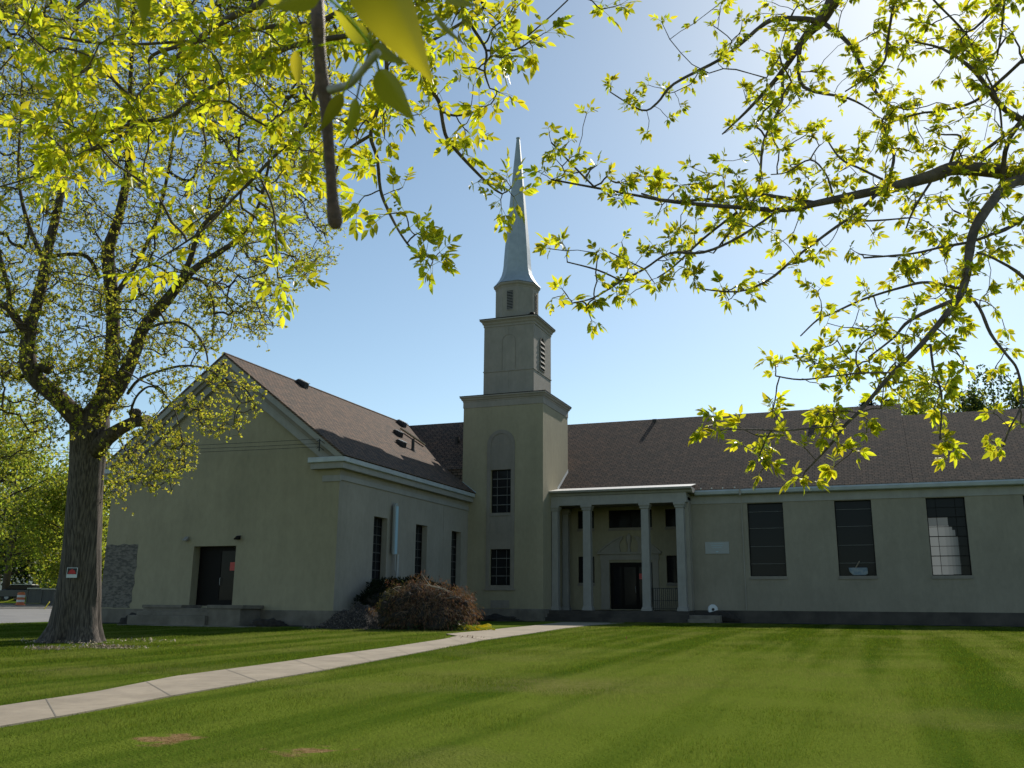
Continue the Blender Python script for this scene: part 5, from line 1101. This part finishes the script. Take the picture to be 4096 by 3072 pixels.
# joints in the walk
LOr, UPr = resample(LO[:8], 60), resample(UP + [onground(1850, 2541)], 60)
b = MB()
for i in range(4, 58, 7):
    a, c = LOr[i], UPr[i]; d = (LOr[i+1]-LOr[i]).normalized()*.012
    pts_ = [a - d, a + d, c + d, c - d]; b.add([(p.x, p.y, gz(p.x, p.y)+.0265) for p in pts_], [(0, 1, 2, 3)])
tag(b.build('sidewalk_joints', mat('joint_concrete', (.22, .19, .15), .95)), kind='structure')

# far hills seen through the trees on the left
b = MB(); n_ = 60
for k in range(n_+1):
    a = math.radians(150 - 62*k/n_ + 20); R0 = 620; hh = 26 + 16*mn.noise(Vector((k*.17, 2, 0))) + 6*mn.noise(Vector((k*.6, 5, 0)))
    for rr, z in ((R0, -6), (R0+60, hh*.6), (R0+150, hh), (R0+320, hh*.5), (R0+420, -6)): b.v.append((CO.x + rr*math.cos(a), CO.y + rr*math.sin(a), z))
b.f = [(5*k+j, 5*k+5+j, 5*k+6+j, 5*k+1+j) for k in range(n_) for j in range(4)]
tag(b.build('hills', mat('hazy_hills', (.12, .16, .15), .95, (.08, .11, .09), .02), smooth=True), kind='structure')
# ---------------- background trees
def bg_tree(base, h, cr, name, label, m_, n=9000, ls=.28, lobes=16, cz=.58, group=None, trunk=.22, lean=0, zsq=.9, cover=1.0, seed=1):
    random.seed(seed); root = empty(name, base, label, 'tree', group); base = Vector(base); top = base + Vector((lean, 0, h))
    b = MB(); b.tube([base - Vector((0, 0, .3)), base + Vector((lean*.2, 0, h*.3)), base + Vector((lean*.6, 0, h*.62)), top - Vector((0, 0, h*.08))], [trunk*1.25, trunk, trunk*.6, trunk*.15], 10)
    b.build('trunk', M['bark2'], root, smooth=True); b = MB(); L = []
    for k in range(lobes):
        a = rnd(0, 6.28); f_ = rnd(0, 1); z = h*(cz-.34 + .68*f_); rr = cr*math.sqrt(max(.06, 1-((z/h-cz)/.46)**2))*rnd(.35, .85)
        c = base + Vector((math.cos(a)*rr + lean*z/h, math.sin(a)*rr, z)); L.append((c, cr*rnd(.26, .46)))
        s = base + Vector((lean*z/h*.7, 0, z*.62)); b.tube([s, s.lerp(c, .5) + Vector((0, 0, .3)), c], [trunk*.38, trunk*.22, trunk*.08], 5)
        for q in range(5): b.tube([s.lerp(c, .6), c + rvec()*cr*.32], [trunk*.12, trunk*.03], 3)
    b.build('limbs', M['twig'], root)
    P_, D_, N_, L_, W_ = [], [], [], [], []
    for k in range(n):
        c, r_ = random.choice(L); v = rvec()*r_*(random.random()**.45); v.z *= zsq; p = c + v
        if mn.noise(p*.55) < -.22*cover: continue
        P_.append(p); D_.append(rvec() + Vector((0, 0, -.2))); N_.append(rvec()); l = ls*rnd(.5, 1.3); L_.append(l); W_.append(l*.7)
    leaflets_mesh('crown', P_, D_, N_, L_, W_, m_, root, simple=True); return root
def spruce(base, h, r_, label, seed=1, group=None, m_='needle'):
    random.seed(seed); root = empty('spruce_tree', base, label, 'tree', group); base = Vector(base)
    MB().tube([base - Vector((0, 0, .2)), base + Vector((0, 0, h*.98))], [.2, .03], 8).build('trunk', M['bark2'], root)
    P_, D_, N_, L_, W_ = [], [], [], [], []; z = h*.12
    while z < h*.985:
        rad = r_*(1-z/h)**.8*rnd(.8, 1.15) + .08; nb = random.randint(7, 11)
        for k in range(nb):
            a = rnd(0, 6.28); L = rad*rnd(.7, 1.1); 
            for s in range(int(8 + L*14)):
                f_ = (s+1)/(8+L*14); p = base + Vector((math.cos(a)*L*f_, math.sin(a)*L*f_, z - .28*L*f_ + .12*L*f_*f_)) + rvec()*.10
                P_.append(p); D_.append(Vector((math.cos(a), math.sin(a), -.35)) + rvec()*.8); N_.append(rvec()); l = rnd(.14, .34); L_.append(l); W_.append(l*.45)
        z += rnd(.22, .36)*(.6+.5*(1-z/h))
    leaflets_mesh('crown', P_, D_, N_, L_, W_, M[m_], root, simple=True)
def gpt(x, y, t): P = at(x, y, t); P.z = gz(P.x, P.y); return P
def topz(x, y, t): return at(x, y, t).z
for k, (x, ytop, t, cr, mm_, n, seed, lab, lsz) in enumerate((
    (10, 880, 86, 8.2, 'tree_leaf', 24000, 3, 'tall light green tree just left of the maple across the street', .26),
    (175, 960, 78, 6.0, 'tree_leaf', 20000, 5, 'bushy green tree half hidden behind the maple trunk', .28),
    (-90, 820, 70, 7.0, 'tree_leaf', 18000, 8, 'bushy green tree at the left edge across the street', .28),
    (110, 1040, 98, 6.5, 'dark_leaf', 16000, 12, 'lower dark green tree far behind the grey fence', .34),
    (-10, 1010, 105, 7.0, 'tree_leaf', 14000, 14, 'distant mid green tree at the far left edge', .36),
    (255, 1010, 100, 6.0, 'dark_leaf', 14000, 15, 'distant dark tree beside the left edge of the gable wing', .34))):
    B = gpt(x, 1290, t); bg_tree(B, topz(x, ytop, t) - B.z, cr, 'leafy_tree', lab, M[mm_], n, lsz, lobes=34, cz=.54, group='leafy trees across the street', trunk=.28, seed=seed)
for k, (x, ytop, t, cr, mm_, n, seed, lab, lsz) in enumerate((
    (2085, 798, 84, 6.0, 'tree_leaf', 16000, 21, 'broad green tree rising behind the roof near its right end', .24),
    (2195, 786, 82, 6.0, 'dark_leaf', 15000, 22, 'dark leafy tree behind the roof at the right edge', .26),
    (1835, 842, 96, 2.3, 'tree_leaf', 3500, 23, 'small green tree top over the ridge left of the spruces', .2),
    (1262, 896, 90, 2.6, 'tree_leaf', 3500, 24, 'small green tree top just right of the tower', .2),
    (992, 896, 92, 2.0, 'tree_leaf', 2500, 25, 'small green tree top just left of the tower', .2),
    (2005, 842, 92, 3.6, 'tree_leaf', 8000, 26, 'dark tree between the spruces and the broad green tree', .24),
    (1962, 868, 90, 2.4, 'tree_leaf', 4000, 27, 'low green tree top directly behind the right spruce', .24))):
    B = gpt(x, 1290, t); bg_tree(B, topz(x, ytop, t) - B.z, cr, 'leafy_tree', lab, M[mm_], int(n*1.8), lsz*1.25, lobes=30, cz=.62, cover=.5, group='tree tops behind the church roof', trunk=.25, seed=seed)
for x, yt, t, r_, seed, lab in ((1908, 820, 88, 6.5, 31, 'left one of two dark spruces behind the roof'), (1955, 832, 90, 6.0, 32, 'right one of two dark spruces behind the roof')):
    B = gpt(x, 1290, t); spruce(B, topz(x, yt, t) - B.z, r_, lab, seed, 'spruces behind the church roof')
random.seed(99)
# ---------------- across the street: fence, car, barrel, yellow guard
def frame_at(px, py, t): P = at(px/1.8517, py/1.8517, t); return Vector((P.x, P.y, gz(P.x, P.y)))
ux = (frame_at(250, 2402, 78) - frame_at(60, 2402, 78)); ux.z = 0; ux.normalize(); uy = Vector((-ux.y, ux.x, 0))
A = frame_at(104, 2402, 78); FN = empty('board_fence', A, 'grey vertical board fence across the street with a pale top rail', 'fence')
for k in range(9):
    p = A + ux*(1.18*k); hh = 1.15 if k < 4 else 1.45; z = gz(p.x, p.y)
    b = MB()
    for j in range(9): q = p + ux*(.127*j); b.prism([q + Vector((0, 0, z-q.z)), q + ux*.12 + Vector((0, 0, z-q.z)), q + ux*.12 + Vector((0, 0, z-q.z+hh)), q + Vector((0, 0, z-q.z+hh))], uy*.03)
    b.build('fence_panel', M['grey_siding'], FN)
    q = p - uy*.05; MB().prism([q + Vector((0, 0, z-q.z)), q + ux*.1 + Vector((0, 0, z-q.z)), q + ux*.1 + Vector((0, 0, z-q.z+hh+.06)), q + Vector((0, 0, z-q.z+hh+.06))], uy*.1).build('post', M['grey_siding'], FN)
    if k < 4: q = p - uy*.06 + Vector((0, 0, z - p.z + hh)); MB().prism([q, q + ux*1.1, q + ux*1.1 + Vector((0, 0, .09)), q + Vector((0, 0, .09))], uy*.12).build('top_rail', M['whitecap'], FN)
# low house behind the fence
H0 = frame_at(120, 2402, 112); HS = empty('neighbour_house', H0, 'low grey house with grey roof behind the board fence', 'house')
z = H0.z; q = [H0 + uy*0, H0 + ux*13, H0 + ux*13 + uy*7, H0 + uy*7]
b = MB(); b.prism([Vector((p.x, p.y, z-.5)) for p in q], (0, 0, 2.9)); b.build('wall', M['grey_siding'], HS)
b = MB(); e = [p + Vector((0, 0, 2.4)) for p in (H0 - ux*.4 - uy*.5, H0 + ux*13.4 - uy*.5, H0 + ux*13.4 + uy*7.5, H0 - ux*.4 + uy*7.5)]; r1, r2_ = (e[0]+e[3])/2 + Vector((0, 0, 1.8)), (e[1]+e[2])/2 + Vector((0, 0, 1.8))
b.add(e + [r1, r2_], [(0, 1, 5, 4), (2, 3, 4, 5), (0, 4, 3), (1, 2, 5), (0, 3, 2, 1)]); b.build('roof', M['grey_roof'], HS)
for k in (2, 6, 10): p = H0 + ux*k - uy*.03; MB().prism([p + Vector((0, 0, .9)), p + ux*1.3 + Vector((0, 0, .9)), p + ux*1.3 + Vector((0, 0, 2.0)), p + Vector((0, 0, 2.0))], uy*.05).build('window', M['glass'], HS)
# parked car
C0 = frame_at(86, 2402, 84); CAR = empty('parked_car', C0, 'dark parked car with bright roof glare beyond the barrel across the street', 'car')
def carbox(prof, w0, w1, nm, m_): 
    b = MB(); b.prism([C0 + ux*(x-2.2) + uy*w0 + Vector((0, 0, z)) for x, z in prof], uy*(w1-w0)); return b.build(nm, m_, CAR, bevel=.05)
carbox([(0, .35), (4.4, .35), (4.45, .75), (4.2, .95), (3.4, 1.0), (.5, 1.0), (.05, .9)], 0, 1.75, 'body', M['carpaint'])
carbox([(.5, 1.0), (3.4, 1.0), (2.8, 1.42), (1.0, 1.42)], .1, 1.65, 'cabin', M['glass']); carbox([(.98, 1.42), (2.82, 1.42), (2.7, 1.49), (1.1, 1.49)], .12, 1.63, 'roof', M['whitecap'])  # glare on the roof is put into its colour as white
for x in (.8, 3.5):
    for y in (.02, 1.55):
        p = C0 + ux*(x-2.2) + uy*y + Vector((0, 0, .33)); b = MB(); b.tube([p, p + uy*.2], .33, 18); wh = b.build('wheel', M['black'], CAR)
        b = MB(); b.tube([p - uy*.01, p + uy*.0], .19, 14); b.build('rim', M['steel'], wh)
B0 = frame_at(82, 2403, 72); BR = empty('traffic_barrel', B0, 'orange and white construction barrel on the grass across the street', 'barrel')
b = MB(); b.lathe(B0.x, B0.y, [(.42, B0.z), (.40, B0.z+.06), (.30, B0.z+.07), (.28, B0.z+.5), (.26, B0.z+.95), (.10, B0.z+1.0)], 16); b.build('drum', M['orange'], BR)
for z0 in (.25, .6): MB().lathe(B0.x, B0.y, [(.305-z0*.03, B0.z+z0), (.298-z0*.03, B0.z+z0+.17)], 16, capt=False).build('white_band', M['whitecap'], BR)
a, c = frame_at(176, 2440, 66), frame_at(198, 2408, 66); c = at(198/1.8517, 2408/1.8517, 66)
b = MB(); b.tube([a, c], .035, 8); tag(b.build('guy_guard', M['yellow']), 'slanting yellow guy wire guard standing at the far kerb', 'guy guard')
b = MB(); p0_, p1_ = at(-30, 1294, 70), at(29, 1295.5, 70); 
for k in range(8): u0_, u1_ = p0_.lerp(p1_, k/8), p0_.lerp(p1_, (k+1)/8); s0, s1 = -.25*math.sin(math.pi*k/8), -.25*math.sin(math.pi*(k+1)/8); b.add([u0_+Vector((0, 0, s0)), u1_+Vector((0, 0, s1)), u1_+Vector((0, 0, s1+.08)), u0_+Vector((0, 0, s0+.08))], [(0, 1, 2, 3)])
tag(b.build('caution_tape', M['yellow']), 'strip of yellow caution tape stretched across the far grass', 'tape')

# ---------------- grass blades over the near lawn
def blades(n, t0, t1, l0, l1, w0, name, lab):
    t = rng.uniform(t0**.9, t1**.9, n)**(1/.9); px = rng.uniform(-40, 4136, n)
    r_ = np.array(CR)[None]*((px-2048)/FPX)[:, None]; d = r_ + np.array(CF)[None]; d = d[:, :2]
    # horizontal distance along the column of that pixel
    dn = d/np.linalg.norm(d, axis=1)[:, None]; X = CO.x + dn[:, 0]*t; Y = CO.y + dn[:, 1]*t
    Z = np.where(Y < -15.5, -.87+.0187*(np.maximum(Y, -60)+15.5), -.87+.009*(Y+15.5)); Z = Z + np.where(X < -18, .034*np.minimum(-18-X, 45), 0)
    P = np.stack([X, Y, Z], 1); rel = P - np.array(CO); dep = rel @ np.array(CF); u = 2048 + FPX*(rel @ np.array(CR))/dep; v = 1536 - FPX*(rel @ np.array(CU))/dep
    lo = np.interp(u, [q[0] for q in lowp], [q[1] for q in lowp]); upx = upp + [(1784, 2538), (1958, 2522), (2142, 2503), (2357, 2499)]; up = np.interp(u, [q[0] for q in upx], [q[1] for q in upx])
    jit = rng.normal(0, 1.5, n); keep = ~((v < lo-1+jit) & (v > up+1+jit) & (u < 2350)) & ((Y < -17.9) | ((X > 10.5) & (Y < .4)))
    for (bx, by, br) in ((665, 2955, .42), (1225, 3003, .38)):
        g_ = onground(bx, by); keep &= (np.hypot(X-g_.x, (Y-g_.y)) > br*rng.uniform(.5, 1.1, n))
    keep &= np.hypot(X-G0.x, Y-G0.y) > 1.5
    P = P[keep]; m_ = len(P); patch = .75 + .5*np.sin(P[:, 0]*1.3+P[:, 1]*.7)*np.sin(P[:, 1]*1.1-P[:, 0]*.4)
    tt = t[keep]; L = rng.uniform(l0, l1, m_)*patch.clip(.6, 1.2)*np.clip(.7+tt/30, .9, 1.7); a = rng.uniform(0, 6.283, m_); lean = rng.uniform(.1, .8, m_); W = rng.uniform(.6, 1.2, m_)*w0*tt/10
    side = np.stack([np.cos(a+1.57), np.sin(a+1.57), a*0], 1)*W[:, None]; tip = P + np.stack([np.cos(a)*lean, np.sin(a)*lean, np.ones(m_)], 1)*L[:, None]
    V = np.stack([P-side, P+side, tip], 1).reshape(-1, 3); T = np.arange(m_*3).reshape(-1, 3)
    tag(np_tris(name, V, T, M['blade']), lab, 'grass', kind='stuff')
blades(700000, 8.2, 56, .016, .038, .0019, 'lawn_grass', 'short mown green grass blades covering the church lawn')
